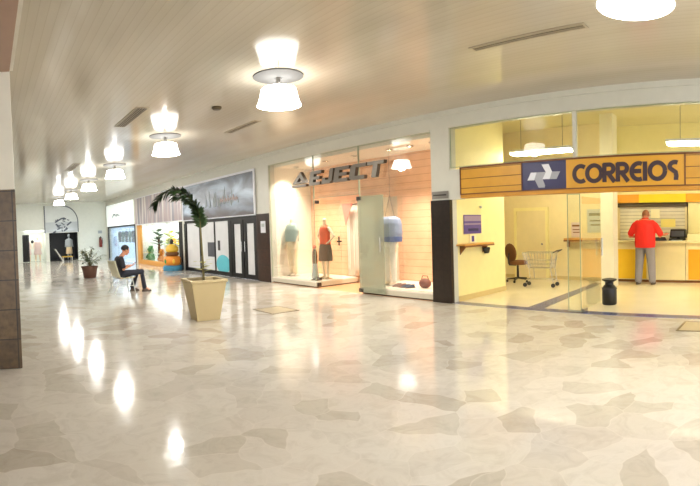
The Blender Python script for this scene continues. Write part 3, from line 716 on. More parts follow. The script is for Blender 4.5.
# clerestory glass in two panes
pane(3.07, 5.45, 2.44, 3.15, XW+.05, 'clerestory pane left of the slim post', 'clear')
pane(-4.4, 3.03, 2.44, 3.15, XW+.05, 'clerestory pane right of the slim post', 'clear')
struct(MB().box((XW+.03, 3.02, 2.40), (XW+.09, 3.08, 3.15)).build('trim_6', 'fascia', smooth=False), 'slim white post in the clerestory')
struct(MB().box((XW+.0, 5.20, 1.87), (XW+.12, 5.45, 2.40)).build('trim_7', 'fascia', smooth=False), 'white block beside the left end of ochre sign')
# recess door seen at the back
dr = struct(MB().box((11.24, 5.55, .0), (11.3, 6.38, 1.72)).build('door_1', 'post_wall2', smooth=False, bevel=.006), 'plain beige door in the recess back wall')
MB().box((11.22, 5.48, 0), (11.3, 5.55, 1.80)).box((11.22, 6.38, 0), (11.3, 6.45, 1.80)).box((11.22, 5.55, 1.72), (11.3, 6.38, 1.80)).build('door_frame', 'post_wall', dr, False)
MB().ball((11.20, 5.64, .88), .025).build('door_knob', 'steel', dr)

# ---- sign band
SB = empty('post_office_sign', (XW+.06, 5.185, 1.88), 'long ochre sign band with navy emblem panel over post office entrance', 'sign')
def sbox(a, b): return MB().box((a[0], -b[1], a[2]), (b[0], -a[1], b[2]))
L1, L2, L3, L4 = 1.24, 2.02, 3.88, 8.5            # slats | emblem | lettering | slats (metres from the left end)
HB = .53
sbox((-.10, 0, 0), (.10, L4, .07)).build('lower_ledge', 'ochre_trim', SB, False)
sbox((-.10, 0, .07), (.10, L1, HB)).build('slat_panel', 'sign_ochre', SB, False)
EP = sbox((-.10, L1, .07), (.10, L2, HB)).build('emblem_panel', 'navy', SB, False)
LP = sbox((-.10, L2, .07), (.10, L3, HB)).build('lettering_panel', 'ochre', SB, False)
sbox((-.10, L3, .07), (.10, L4, HB)).build('slat_panel', 'sign_ochre', SB, False)
f = MB()
for a, b_ in (((-.112, 0, HB-.015), (-.10, L4, HB+.012)), ((-.112, 0, .062), (-.10, L4, .078)), ((-.112, 0, .07), (-.10, .02, HB)), ((-.112, L3-.01, .07), (-.10, L3+.01, HB)), ((-.112, L1-.012, .07), (-.10, L1+.004, HB))):
    f.box((a[0], -b_[1], a[2]), (b_[0], -a[1], b_[2]))
f.build('frame_lines', 'sign_line', SB, False)
def emb(polys, name, m, x):
    mb = MB()
    for poly in polys:
        q = [(L1+.03+(p[0]-60)/518*(L2-L1-.04), .075+((440-30*(p[0]-60)/518)-p[1])/345*(HB-.08)) for p in poly]
        mb.prism(q, lambda u, v, w: (x-.008+.008*w, -u, v))
    return mb.build(name, m, EP, False)
emb([[(110,318),(155,222),(228,220),(195,315)], [(290,125),(375,118),(417,210),(385,300),(300,302),(342,215)]], 'emblem_mark', 'logo_white', -.10)
emb([[(228,220),(338,214),(300,302),(330,378),(325,402),(250,406),(200,303)], [(417,210),(515,207),(470,298),(387,300)]], 'emblem_mark', 'logo_grey', -.10)
# rounded lettering C O R R E I O S built from thick strokes
def band(path, th, flip=False):
    """quads along a centre line with mitred joints"""
    k = len(path); L_, R_ = [], []
    for i in range(k):
        a = Vector(path[max(i-1, 0)]); b_ = Vector(path[min(i+1, k-1)])
        t = (b_-a).normalized(); nn = Vector((-t.y, t.x))
        L_.append(Vector(path[i])+nn*th/2); R_.append(Vector(path[i])-nn*th/2)
    return L_, R_
def stroke(mb, path, th, f):
    L_, R_ = band(path, th); k = len(path)
    vs = []
    for w in (0, 1):
        for p in L_: vs.append(f(p.x, p.y, w))
        for p in R_: vs.append(f(p.x, p.y, w))
    fs = []
    for i in range(k-1):
        fs += [(i, i+1, k+i+1, k+i), (2*k+i, 3*k+i, 3*k+i+1, 2*k+i+1), (i, 2*k+i, 2*k+i+1, i+1), (k+i, k+i+1, 3*k+i+1, 3*k+i)]
    fs += [(0, k, 3*k, 2*k), (k-1, 3*k-1, 4*k-1, 2*k-1)]
    mb.add(vs, fs)
def arc(cx, cy, rx, ry, a0, a1, k=18): return [(cx+rx*math.cos(math.radians(a0+(a1-a0)*i/k)), cy+ry*math.sin(math.radians(a0+(a1-a0)*i/k))) for i in range(k+1)]
LT = {
 'C': (.30, [arc(.19, .16, .15, .16, 55, 305)]),
 'O': (.37, [arc(.185, .16, .155, .16, 0, 360, 28)]),
 'R': (.29, [[(.04, -.03), (.04, .35)], [(.02, .32), (.13, .32)]+arc(.15, .235, .085, .085, 90, -90, 10)+[(.04, .15)], [(.12, .15), (.26, -.03)]]),
 'E': (.27, [arc(.19, .16, .15, .16, 65, 295), [(.05, .165), (.24, .165)]]),
 'I': (.12, [[(.05, -.03), (.05, .35)]]),
 'S': (.25, [arc(.17, .235, .105, .085, 60, 200, 8)+[(.13, .16), (.19, .12)]+arc(.13, .05, .07, .07, 30, -30, 4)+[(.19, -.03)]]),
}
tot = sum(LT[c_][0] for c_ in 'CORREIOS')
u = L2+.11; sc_ = (L3-.09-u)/tot
for c_ in 'CORREIOS':
    mb = MB()
    for q_, path in enumerate(LT[c_][1]):
        stroke(mb, [(u+p[0]*sc_, .168+p[1]*.74) for p in path], .064, lambda a, b_, w: (-.112-.002*q_+(.014+.002*q_)*w, -a, b_))
    mb.build('letter', 'letter', LP, False)
    u += LT[c_][0]*sc_

# ---- fluorescent fittings
for y0, y1, lb in ((4.02, 5.40, 'hanging fluorescent fitting above the emblem end of the sign'), (.35, 2.06, 'hanging fluorescent fitting above the right part of the post counter')):
    r = empty('fluorescent_fitting', (9.4, (y0+y1)/2, 2.86), lb, 'ceiling light', 'post office fluorescent fittings')
    h = (y1-y0)/2
    MB().box((-.16, -h, .05), (.16, h, .10)).build('housing', 'logo_white', r, False, .006)
    MB().box((-.14, -h+.02, 0), (.14, h-.02, .05)).build('diffuser', 'tube', r, False, .01)
    for q in (-1, 1): MB().tube([(0, q*h*.7, .1), (0, q*h*.7, .885)], .006).build('suspension_rod', 'steel', r)

# ---- glass door leaf standing open inward, and the side light next to it
pane(2.98, 3.2, .02, 1.87, XW+.06, 'narrow fixed glass side light of the post office')
d = empty('glass_door', (XW+.10, 2.97, 0), 'clear glass post office door standing open inward behind the black bin', 'door')
MB().box((0, -.008, .05), (.86, 0, 1.83)).build('glass_leaf', 'glass', d, False)
MB().box((-.02, -.03, .01), (.14, .02, .06)).build('floor_hinge', 'steel', d, False, .004)
MB().tube([(.78, -.05, .85), (.78, -.05, 1.15)], .012).build('handle', 'chrome', d)

# ---- items on the left wall
r = empty('wall_poster', (7.90, 5.455, 1.24), 'purple poster with mauve heading on cream wall beside entrance', 'poster')
MB().box((-.29, -.012, 0), (.29, 0, .36)).build('sheet', 'purple', r, False)
MB().box((-.28, -.016, .24), (.28, -.012, .34)).box((-.28, -.016, .17), (.28, -.012, .2)).build('heading_band', 'purple_light', r, False)
MB().box((-.16, -.016, .05), (.18, -.012, .10)).build('text_bar', 'navy', r, False)
r = empty('notice_card', (7.90, 5.455, 1.07), 'small card with violet figure standing on the left writing shelf', 'card')
MB().box((-.11, -.012, 0), (.11, -.004, .15)).build('card', 'paper', r, False)
MB().box((-.05, -.016, .02), (.03, -.012, .13)).build('figure_mark', 'purple', r, False)
r = empty('writing_shelf', (7.88, 5.46, 1.0), 'wooden writing shelf on the cream wall under purple poster', 'shelf')
MB().box((-.52, -.20, .03), (.48, 0, .06)).build('board', 'wood', r, False, .004)
MB().box((-.52, -.205, 0), (.48, -.19, .03)).build('edge', 'brown', r, False)
for x in (-.4, .35): MB().prism([(0, .03), (-.16, .03), (0, -.14)], lambda a, b_, w, x=x: (x+.02*w, a, b_)).build('bracket', 'brown', r, False)
o = MB().lathe([(.035, 0), (.045, .02), (.06, .10), (.05, .12)]).build('wall_clip', 'black', loc=(8.25, 5.40, .84)); 
o.location = (8.30, 5.405, .84); o.scale = (1.8, 1, 1); tag(o, 'black dispenser on the cream wall under the left writing shelf', 'dispenser')
o = MB().lathe([(.02, 0), (.03, -.02), (.02, -.04)]).build('motion_sensor', 'pale_grey'); o.rotation_euler = (PI/2, 0, 0); o.location = (8.15, 5.46, 1.75)
o.rotation_euler = (PI/2*3, 0, 0); o.location.y = 5.44
tag(o, 'tiny grey sensor high on the cream wall above purple poster', 'sensor')

# ---- shelf and papers left of the column: glass door reflection built as solid objects
r = empty('writing_shelf', (11.3, 4.45, .96), 'wooden writing shelf, a reflection built solid, on back wall left of the white column', 'shelf')
MB().box((-.22, -.62, .03), (0, .54, .07)).build('board', 'wood', r, False, .004)
MB().box((-.225, -.62, -.01), (-.21, .54, .03)).build('edge', 'brown', r, False)
for y in (-.4, .45): MB().box((-.18, y, -.14), (0, y+.02, .03)).build('bracket', 'brown', r, False)
struct(MB().box((11.26, 3.95, .09), (11.3, 5.1, .95)).build('trim_8', 'post_wall2', smooth=False), 'khaki dado panel under the right writing shelf')
def notice(y, z, w, h, m, label, x=11.29, band=None):
    r = empty('paper_notice', (x, y, z), label, 'notice', 'paper notices in the post office')
    MB().box((-.008, -w/2, 0), (0, w/2, h)).build('sheet', m, r, False)
    if band: MB().box((-.012, -w*.4, h*.72), (-.008, w*.4, h*.84)).box((-.012, -w*.4, h*.3), (-.008, w*.3, h*.36)).box((-.012, -w*.4, h*.48), (-.008, w*.35, h*.54)).build('print', band, r, False)
notice(4.22, 1.16, .46, .56, 'pale_grey', 'large grey printed notice, a reflection built solid, on back wall over the right writing shelf', band='charcoal')
notice(4.75, 1.05, .24, .36, 'pinkish', 'small pinkish notice, a reflection built solid, standing on back wall left of the grey notice', band='brown')

# ---- cart
def wheel(r, p, m='charcoal'):
    o = MB().tube([(p[0], p[1]-.015, .045), (p[0], p[1]+.015, .045)], .045, 14).build('wheel', m, r)
    return o
r = empty('shopping_cart', (9.95, 5.05, 0), 'chrome wire shopping cart beside the brown office chair', 'cart', None, -PI/2+.15)
c = MB()
x0, x1, y0, y1, z0, z1 = -.36, .34, -.19, .19, .42, .76
for z, k in ((z1, 0), (.59, .03), (.50, .045), (z0, .06)):
    c.tube([(x0+k*2, y0+k, z), (x1-k, y0+k, z), (x1-k, y1-k, z), (x0+k*2, y1-k, z), (x0+k*2, y0+k, z)], .008 if z == z1 else .005, 6)
for i in range(11):
    x = x0+(x1-x0)*i/10
    for s, y in ((1, y0), (-1, y1)): c.tube([(x, y, z1), (x*.86+.01, y+s*.06, z0)], .0035, 5)
for i in range(6):
    y = y0+(y1-y0)*i/5; c.tube([(x0, y, z1), (x0+.12, y*.7, z0)], .0035, 5); c.tube([(x1, y, z1), (x1-.06, y*.7, z0)], .0035, 5)
    c.tube([(x0+.12, y*.7, z0), (x1-.06, y*.7, z0)], .0035, 5)
c.build('basket', 'chrome', r)
MB().tube([(x1, y0, z1), (x1+.10, y0, z1+.05), (x1+.10, y1, z1+.05), (x1, y1, z1)], .012).build('handle', 'dark_steel', r)
for s in (y0+.03, y1-.03):
    MB().tube([(x1-.02, s, z1), (x1-.06, s, .40), (x1-.02, s, .16), (x1, s, .09)], .011).tube([(x1-.02, s, .16), (-.30, s*.85, .16), (-.33, s*.85, .09)], .010).tube([(-.20, s*.85, .16), (-.22, s, z0)], .009).build('chassis_side', 'chrome', r)
MB().tube([(.30, y0+.03, .16), (.30, y1-.03, .16)], .009).build('axle_bar', 'dark_steel', r); MB().tube([(-.3, y0*.72, .16), (-.3, y1*.72, .16)], .009).build('axle_bar', 'dark_steel', r)
for p in ((.33, -.16), (.33, .16), (-.33, -.135), (-.33, .135)): wheel(r, p)

# ---- office chair
r = empty('office_chair', (10.50, 5.95, 0), 'brown fabric office swivel chair behind the post office side wall', 'chair', None, -.45)
MB().ball((-.20, 0, .72), (.05, .24, .22), Matrix.Rotation(-.12, 3, 'Y')).build('backrest', 'brown_fabric', r)
MB().loft([(0, 0, .42, .19, .20), (0, 0, .44, .235, .24), (0, 0, .50, .235, .24), (0, 0, .52, .20, .21)]).build('seat', 'brown_fabric', r)
MB().tube([(-.05, 0, .41), (-.24, 0, .43), (-.27, 0, .55), (-.24, 0, .72)], .018).build('back_bracket', 'black', r)
MB().tube([(0, 0, .08), (0, 0, .42)], [.03, .025]).build('gas_column', 'black', r)
st = MB()
for k in range(5):
    a = 2*PI*k/5; st.tube([(0, 0, .10), (.26*math.cos(a), .26*math.sin(a), .075)], [.022, .014])
st.build('star_base', 'black', r)
for k in range(5):
    a = 2*PI*k/5; MB().ball((.26*math.cos(a), .26*math.sin(a), .032), (.03, .03, .032)).build('caster', 'black', [q for q in r.children if q.name.startswith('star_base')][0])

# ---- black bin
r = empty('waste_bin', (8.15, 2.82, 0), 'black waste bin with narrow neck and flared top at post office entrance', 'bin')
MB().lathe([(.115, 0), (.128, .02), (.130, .18), (.128, .28), (.10, .325), (.075, .345)]).build('bin_body', 'black', r)
MB().lathe([(.074, .345), (.072, .385), (.09, .40), (.13, .42), (.13, .44), (.05, .455)]).build('lid', 'black', r)
MB().lathe([(.132, .27), (.135, .275), (.135, .285), (.130, .29)], caps=False).build('rim_band', 'charcoal', r)

# ---- counter with its front panels
def counter_unit(y0, y1, front, label):
    r = empty('counter_unit', (11.27, (y0+y1)/2, 0), label, 'counter', 'post counter units')
    h = (y1-y0)/2
    MB().box((.03, -h, 0), (.6, h, .06)).build('kick_board', 'brown', r, False)
    MB().box((0, -h, .06), (.6, h, .92)).build('carcass', 'counter', r, False, .004)
    if front: 
        MB().box((-.015, -h+.05, .08), (0, h-.06, .77)).build('front_panel', front, r, False, .004)
counter_unit(2.93, 3.74, 'yellow', 'counter unit with yellow front before the person in red')
counter_unit(2.06, 2.92, None, 'plain beige counter unit below the black terminal')
counter_unit(1.20, 2.05, 'orange', 'counter unit with orange-yellow front right of the beige unit')
counter_unit(.2, 1.19, 'yellow', 'counter unit with yellow front at the right picture edge')
o = MB().box((11.20, .2, .92), (11.9, 3.76, .965)).build('countertop', 'counter_top', smooth=False, bevel=.006); tag(o, 'long pale countertop running over the post counter units', 'countertop')
o = MB().box((11.30, 1.2, .965), (11.62, 2.02, 1.12)).build('counter_riser', 'counter_top', smooth=False, bevel=.004); tag(o, 'raised pale ledge on countertop right of the black terminal', 'ledge')
# roller shutter, header, yellow band
r = empty('roller_shutter', (11.95, 3.03, .965), 'pale slatted roller shutter closed behind the post counter', 'shutter')
MB().box((0, -.87, 0), (.04, .80, .86)).build('curtain', 'shutter', r, False)
MB().box((-.06, -.90, .80), (.10, .84, .90)).build('header_box', 'shutter_box', r, False)
for y in (-.90, .80): MB().box((-.03, y, 0), (.06, y+.05, .80)).build('guide_rail', 'counter', r, False)
struct(MB().box((11.90, -4.5, .965), (12.0, 2.10, 1.87)).build('wall_office_panel', 'post_wall', smooth=False), 'cream wall panel right of the roller shutter')
r = empty('colour_band', (11.85, 2.6, 1.872), 'yellow and orange band above the roller shutter', 'wall band')
MB().box((-.04, .70, 0), (.02, 1.27, .20)).build('orange_section', 'orange', r, False)
MB().box((-.04, -.46, 0), (.02, .70, .20)).build('yellow_section', 'yellow_bright', r, False)
MB().box((-.04, -2.4, 0), (.02, -.46, .20)).build('orange_section', 'orange', r, False)
notice(2.92, 1.49, .22, .22, 'paper', 'pale square notice on the shutter, above the person in red', 11.94)
notice(2.60, 1.27, .36, .20, 'paper_y', 'yellowish wide notice on the shutter above the black terminal', 11.94)
# terminal
r = empty('counter_terminal', (11.58, 2.33, .965), 'black counter terminal with screen on the beige unit', 'terminal', None, .0)
MB().box((-.14, -.20, 0), (.14, .15, .05)).build('base', 'charcoal', r, False, .01)
MB().frustum((.02, -.05, .06), .20, .10, .20, .07, .18).build('screen_housing', 'black', r, True, .01)
MB().box((.02-.115, -.20, .09), (.02-.09, .10, .22)).build('screen', 'dark_print', r, False)
MB().tube([(0, -.05, .04), (0, -.05, .08)], .04).build('stand', 'black', r)
r = empty('card_reader', (11.38, 2.68, .965), 'low black card reader beside the counter terminal', 'card reader', None, .3)
MB().frustum((0, 0, 0), .08, .10, .16, .08, .12).build('housing', 'black', r, True, .01)
MB().box((-.03, -.04, .08), (.04, .04, .084)).build('keypad', 'pale_grey', r, False)
o = MB().box((-.09, -.13, 0), (.09, .13, .018)).build('keyboard', 'pale_grey', smooth=False, bevel=.004, loc=(11.32, 2.26, .965)); tag(o, 'small grey keyboard lying before the counter terminal', 'keyboard')

# ------------------------------------------------------------------ shops beyond the clothing shop
for x, e in ((2.8, 18), (4.5, 8)):  # added area lights brighten the end openings, no fittings there
    ld = bpy.data.lights.new('niche_fill', 'AREA'); ld.energy = e; ld.size = 1.2
    lo = bpy.data.objects.new('niche_fill', ld); C.objects.link(lo); lo.location = (x, YE+.5, 1.88)
# fascia banners
r = empty('fascia_banner', (XW-.021, 14.72, 1.84), 'grey banner printed with stormy sky above the frosted shopfront', 'banner')
MB().box((-.02, -2.60, .03), (.02, 2.60, 1.24)).build('print', 'sky', r, False)
f = MB().box((-.035, -2.66, 0), (.0, 2.66, .03)).box((-.035, -2.66, 1.24), (.0, 2.66, 1.30)).box((-.035, -2.66, .03), (.0, -2.60, 1.24)).box((-.035, 2.60, .03), (.0, 2.66, 1.24))
f.build('frame', 'logo_white', r, False)
sp = MB()
for i in range(26):
    y = -.3+random.gauss(0, .55); z = .35+random.random()*.1; hh = .15+random.random()*.4
    sp.tube([(-.022, y, z), (-.022, y+random.uniform(-.1, .1), z+hh)], [.02, .004], 5)
sp.build('spray_print', 'pale_grey', r)['kind'] = 'stuff'
wr = MB()
for i in range(7):
    y = -.5-i*.17; wr.tube([(-.024, y, .48), (-.024, y-.05, .62+.06*(i % 2)), (-.024, y-.09, .50), (-.024, y-.15, .58)], .012, 5)
wr.build('script_print', 'pinkish', r)
r = empty('fascia_banner', (XW-.021, 20.47, 1.86), 'banner of pinkish grey vertical streaks above toy shop', 'banner')
MB().box((-.02, -2.98, .03), (.02, 2.98, 1.26)).build('print', 'streak', r, False)
MB().box((-.03, -3.03, 0), (.02, 3.03, .03)).box((-.03, -3.03, 1.26), (.02, 3.03, 1.29)).build('frame', 'logo_white', r, False)
r = empty('illuminated_fascia', (XW-.021, 26.55, 1.92), 'bright white fascia panel with grey mark above far shop', 'fascia panel')
MB().box((-.02, -2.75, 0), (.02, 2.80, 1.22)).build('panel', 'lit_panel', r, False)
MB().tube([(-.03, 1.4, .5), (-.03, .9, .66), (-.03, .5, .55), (-.03, .2, .62), (-.03, -.4, .48)], [.02, .05, .04, .05, .01], 6).build('mark', 'pale_grey', r)
# frosted shopfront
r = empty('shopfront_glazing', (XW+.05, 14.72, 0), 'black framed frosted shopfront under the stormy sky banner', 'shopfront')
fr = MB()
ys = [2.62, 1.32, .14, -.92]
fr.box((-.04, -2.62, 1.74), (.04, 2.62, 1.83)); fr.box((-.04, -.96, 0), (.04, 2.62, .13))
for y in (2.58, -.98): fr.box((-.05, y-.10, .0), (.05, y+.10, 1.74))
for y in (1.32, .14): fr.box((-.03, y-.035, .13), (.03, y+.035, 1.74))
fr.build('frame', 'black_frame', r, False)
for a, b_ in ((1.34, 2.5), (.16, 1.30), (-.90, .12)): MB().box((-.008, a, .13), (.008, b_, 1.74)).build('frosted_pane', 'frost', r, False)
MB().prism([(-.40+.48*math.cos(k*PI/14), .36+.30*math.sin(k*PI/14)) for k in range(28)], lambda u, v, w: (-.014+.004*w, u, v)).build('cyan_disc', 'cyan', r, False)
MB().box((-.014, .18, .58), (-.009, .72, 1.06)).build('dark_poster', 'dark_print', r, False)
MB().box((-.014, -.22, .80), (-.009, -.06, 1.12)).build('dark_figure', 'charcoal', r, False)
for y0, lb in ((-1.08, 'black framed glass door leaf next to the frosted panes'), (-1.86, 'black framed glass door leaf next to the brown tiled pier')):
    fr = MB(); wd = .74
    fr.box((-.03, -wd, 0), (.03, -wd+.16, 1.74)); fr.box((-.03, -.16, 0), (.03, 0, 1.74)); fr.box((-.03, -wd+.16, 0), (.03, -.16, .14)); fr.box((-.03, -wd+.16, 1.62), (.03, -.16, 1.74))
    d = fr.build('door_leaf', 'black_frame', r, False); d.location = (-.01, y0, 0); d['label'] = lb
    MB().box((-.008, -wd+.16, .14), (.008, -.16, 1.62)).build('glass', 'frost', d, False)
    MB().tube([(-.06, -.08 if y0 < -1.5 else -wd+.08, .8), (-.06, -.08 if y0 < -1.5 else -wd+.08, 1.1)], .012).build('handle', 'chrome', d)
# shop interiors beyond (walls, floors, ceiling in one shell per shop)
def shell(name, y0, y1, depth, m, label):
    w = MB()
    w.box((XW+depth, y0, 0), (XW+depth+.1, y1, 3.2)).box((XW+.2, y0-.05, 0), (XW+depth, y0+.05, 3.2)).box((XW+.2, y1-.05, 0), (XW+depth, y1+.05, 3.2)).box((XW+.2, y0, 1.95), (XW+depth, y1, 2.05)).box((XW, y0, -.2), (XW+depth, y1, .002))
    struct(w.build(name, m, smooth=False), label)
shell('wall_toys', 17.6, 23.4, 1.6, 'toy_white', 'white inside walls of the toy shop')
shell('wall_far_shop', 23.62, 29.4, 2.0, 'display_blue', 'pale blue inside walls of the far shop')
struct(MB().box((XW+.2, 12.06, 0), (XW+.3, 17.4, 3.15)).build('wall_frosted_back', 'frost', smooth=False), 'pale wall behind the frosted shopfront')
for y, yw, col, e, sz in ((20.5, 5, (.96, .98, 1), 95, 1.2), (26.5, 5, (.82, .92, 1), 80, 1.2)):
    ld = bpy.data.lights.new('shop_light', 'AREA'); ld.energy = e; ld.color = col; ld.shape = 'RECTANGLE'; ld.size = sz; ld.size_y = yw
    lo = bpy.data.objects.new('shop_light', ld); C.objects.link(lo); lo.location = (XW+.95, y, 1.92)
# toy shop front frame
r = empty('toy_shop_frame', (XW+.05, 20.45, 0), 'orange wooden frame round the toy shop window', 'shopfront')
MB().box((-.06, 2.45, 0), (.06, 2.88, 1.84)).build('frame_post', 'orange_frame', r, False, .006)
MB().box((-.06, -1.6, 0), (.06, 2.45, .20)).build('frame_sill', 'orange_frame', r, False, .006)
MB().box((-.05, -2.85, 0), (.05, -2.50, 1.84)).build('frame_post', 'black_frame', r, False)
MB().box((-.006, -1.6, .2), (.006, 2.45, 1.84)).build('pane', 'glass', r, False)
# toys on the window floor
def toy_tree(y, x, s, m1, label):
    r = empty('toy_tree', (x, y, .004), label, 'toy', 'toy trees in the toy shop window')
    MB().tube([(0, 0, 0), (0, 0, .85*s)], [.06*s, .03*s]).build('stem', 'toy_brown', r)
    c = MB()
    for i in range(16):
        a = i*2.4; c.leaf((0, 0, (.55+.03*i)*s), (math.cos(a), math.sin(a), .5), (0, 0, 1), .34*s, .17*s, .08)
    o = c.build('foliage', m1, r); sd = o.modifiers.new('t', 'SOLIDIFY'); sd.thickness = .012
toy_tree(22.1, 7.85, 1.5, 'toy_grey', 'tall grey-green toy tree in the toy shop window')
toy_tree(20.6, 7.85, 1.4, 'toy_lime', 'tall lime toy tree in the middle of toy shop window')
toy_tree(19.3, 7.85, 1.45, 'toy_grey', 'grey-green toy tree behind the tiered toy tower')
def toy_bear(y, x, s, m, label):
    r = empty('plush_toy', (x, y, .004), label, 'toy', 'plush toys in the toy shop window')
    b = MB(); b.ball((0, 0, .26*s), (.19*s, .2*s, .26*s)); b.ball((-.02*s, 0, .62*s), (.17*s, .18*s, .17*s))
    for e in (1, -1):
        b.ball((0, e*.14*s, .77*s), .07*s); b.limb([(-.05*s, e*.2*s, .42*s), (-.14*s, e*.26*s, .28*s)], .065*s); b.limb([(-.08*s, e*.12*s, .10*s), (-.26*s, e*.15*s, .08*s)], .08*s)
    blend(b, 'plush_body', m, r, .02, 3)
    MB().ball((-.17*s, 0, .58*s), (.06*s, .08*s, .06*s)).build('muzzle', 'paper', r)
toy_bear(22.85, 7.7, 1.0, 'toy_green', 'green plush toy at the far end of toy shop window')
toy_bear(21.3, 7.7, .85, 'toy_orange', 'orange plush toy beside the green plush toy')
toy_bear(20.0, 7.7, .95, 'toy_yellow', 'yellow plush toy beside the lime toy tree')
toy_bear(18.65, 7.7, .8, 'toy_pink', 'pink plush toy nearest the tiered toy tower')
r = empty('toy_shelf', (8.59, 20.6, 0), 'white toy shelf at the back of toy shop window', 'shelf')
for z in (.40, .85): MB().box((-.2, -2.3, z), (.2, 2.3, z+.03)).build('board', 'plinth', r, False)
for y in (-2.3, 2.27): MB().box((-.2, y, 0), (.2, y+.03, .85)).build('upright', 'plinth', r, False)
for i, (y, m, lb) in enumerate(((22.6, 'toy_green', 'green'), (22.0, 'toy_orange', 'orange'), (21.3, 'toy_yellow', 'yellow'), (20.5, 'toy_blue', 'blue'), (19.7, 'toy_pink', 'pink'), (19.0, 'toy_lime', 'lime'))):
    r = empty('toy_box', (8.58, y, .881), lb+' toy box on the white toy shelf', 'toy box', 'toy boxes on the shelf')
    MB().box((-.13, -.17, 0), (.13, .17, .26)).build('carton', m, r, False, .005)
    MB().box((-.135, -.11, .06), (-.13, .11, .18)).build('picture', 'paper', r, False)
# tiered toy tower in front of the toy shop
r = empty('toy_tower', (6.82, 17.75, 0), 'tiered orange and yellow toy tower on blue base by toy shop', 'toy')
MB().lathe([(.34, 0), (.37, .05), (.36, .16), (.30, .2)]).build('base', 'toy_blue', r)
MB().lathe([(.27, .2), (.33, .27), (.34, .42), (.29, .52), (.22, .55)]).build('lower_tier', 'toy_orange', r)
MB().lathe([(.20, .55), (.26, .60), (.26, .66), (.20, .70)]).build('ring', 'toy_brown', r)
MB().lathe([(.20, .70), (.25, .76), (.24, .86), (.16, .96), (.08, 1.0)]).build('upper_tier', 'toy_yellow', r)
MB().lathe([(.07, 1.0), (.06, 1.06), (.08, 1.10), (.04, 1.18), (.01, 1.2)]).build('finial', 'charcoal', r)
for k in range(6):
    a = 2*PI*k/6+.3; MB().ball((.325*math.cos(a), .325*math.sin(a), .36), (.05, .05, .09)).build('boss', ('toy_green', 'toy_yellow', 'toy_brown')[k % 3], r)
# far shop: glazing and clothes
r = empty('far_shop_glazing', (XW+.05, 26.5, 0), 'slim glazed front of the pale blue far shop', 'shopfront')
MB().box((-.03, -2.85, 1.84), (.03, 2.88, 1.92)).box((-.03, -2.88, 0), (.03, -2.62, 1.92)).box((-.03, 2.80, 0), (.03, 2.88, 1.84)).build('frame', 'charcoal', r, False)
MB().box((-.006, -2.6, .02), (.006, 2.8, 1.84)).build('pane', 'glass', r, False)
r = empty('garment_rail', (7.75, 26.6, 0), 'chrome garment rail in the far shop', 'rail')
MB().tube([(0, -2.4, 1.72), (0, 2.4, 1.72)], .015).build('bar', 'chrome', r)
for y in (-2.4, 2.4): MB().tube([(0, y, 1.72), (0, y, 0)], .015).build('post', 'chrome', r)
for i in range(7):
    y = 28.6-i*.68
    r = empty('hanging_shirt', (7.75, y, 1.72), ('navy', 'teal')[i % 2]+(' shirt on the far shop rail, %s from its far end' % ('first', 'second', 'third', 'fourth', 'fifth', 'sixth', 'seventh')[i]), 'shirt', 'shirts on the garment rail', 0)
    c = MB(); c.loft([(0, 0, -.74, .05, .24), (0, 0, -.4, .055, .22), (0, 0, -.15, .05, .24), (0, 0, -.09, .03, .09)])
    for e in (1, -1): c.limb([(0, e*.19, -.17), (0, e*.245, -.40)], [.05, .05])
    blend(c, 'cloth', ('garment', 'garment_teal')[i % 2], r, .018, 2)
    MB().tube([(0, 0, -.1), (0, 0, -.01), (0, .02, .02), (0, .0, .035)], .006).build('hanger_hook', 'steel', r)

# ------------------------------------------------------------------ end wall
r = empty('arch_mural', (3.44, YE-.024, 1.70), 'grey quarter-arch mural on end wall above the black opening', 'mural')
c = MB(); pts = [(0, 0), (2.0, 0)]+[(1.0+1.0*math.cos(a*PI/24), .62+.98*math.sin(a*PI/24)) for a in range(0, 13)]+[(.0, 1.60)]
c.prism(pts, lambda u, v, w: (u, -.02+.02*w, v)); c.build('arch_panel', 'mural', r, False)
MB().prism([(.03, .03), (1.97, .03), (1.97, .62), (.03, .62)], lambda u, v, w: (u, -.025+.005*w, v)).build('lower_band', 'mural_low', r, False)
MB().tube([(0, -.03, 0), (0, -.03, 1.60)], .03, 6).build('outline', 'sketch', r)
c = MB(); c.tube([(1.0+1.0*math.cos(a*PI/24), -.03, .62+.98*math.sin(a*PI/24)) for a in range(0, 13)], .025, 6); c.tube([(2.0, -.03, .0), (2.0, -.03, .62)], .025, 6)
c.build('outline', 'sketch', r)
c = MB()
for i in range(22):
    x = .62+random.random()*.75; z = .05+random.random()*.8
    c.tube([(x, -.032, z), (x+random.uniform(-.3, .3), -.032, z+random.uniform(-.12, .2))], random.uniform(.02, .05), 5)
c.build('sketch_lines', 'sketch', r)
r = empty('deck_chair', (4.45, YE+.35, .006), 'white reclined deck chair in the black right opening of end wall', 'chair')
o = MB().box((-.42, -.28, .02), (-.36, .28, .95)).build('backrest', 'wall', r, False, .01); o.rotation_euler = (0, math.radians(-32), 0); o.location = (.42, 0, .1)
MB().box((.02, -.28, .20), (.62, .28, .25)).build('seat', 'toy_yellow', r, False, .01)
for x, y in ((.05, .25), (.05, -.25), (.58, .25), (.58, -.25)): MB().box((x-.02, y-.02, 0), (x+.02, y+.02, .22)).build('leg', 'wall', r, False)
r = empty('display_torso', (5.02, YE+1.0, .006), 'display figure in grey top and short pale skirt in the black opening', 'mannequin', None, -PI/2)
b = MB(); b.limb([(0, 0, 1.25), (0, 0, 1.40)], [.05, .05]); b.ball((0, 0, 1.48), (.09, .08, .11)); b.loft([(0,0,.5,.1,.14),(0,0,.9,.11,.16),(0,0,1.2,.1,.18),(0,0,1.28,.06,.1)])
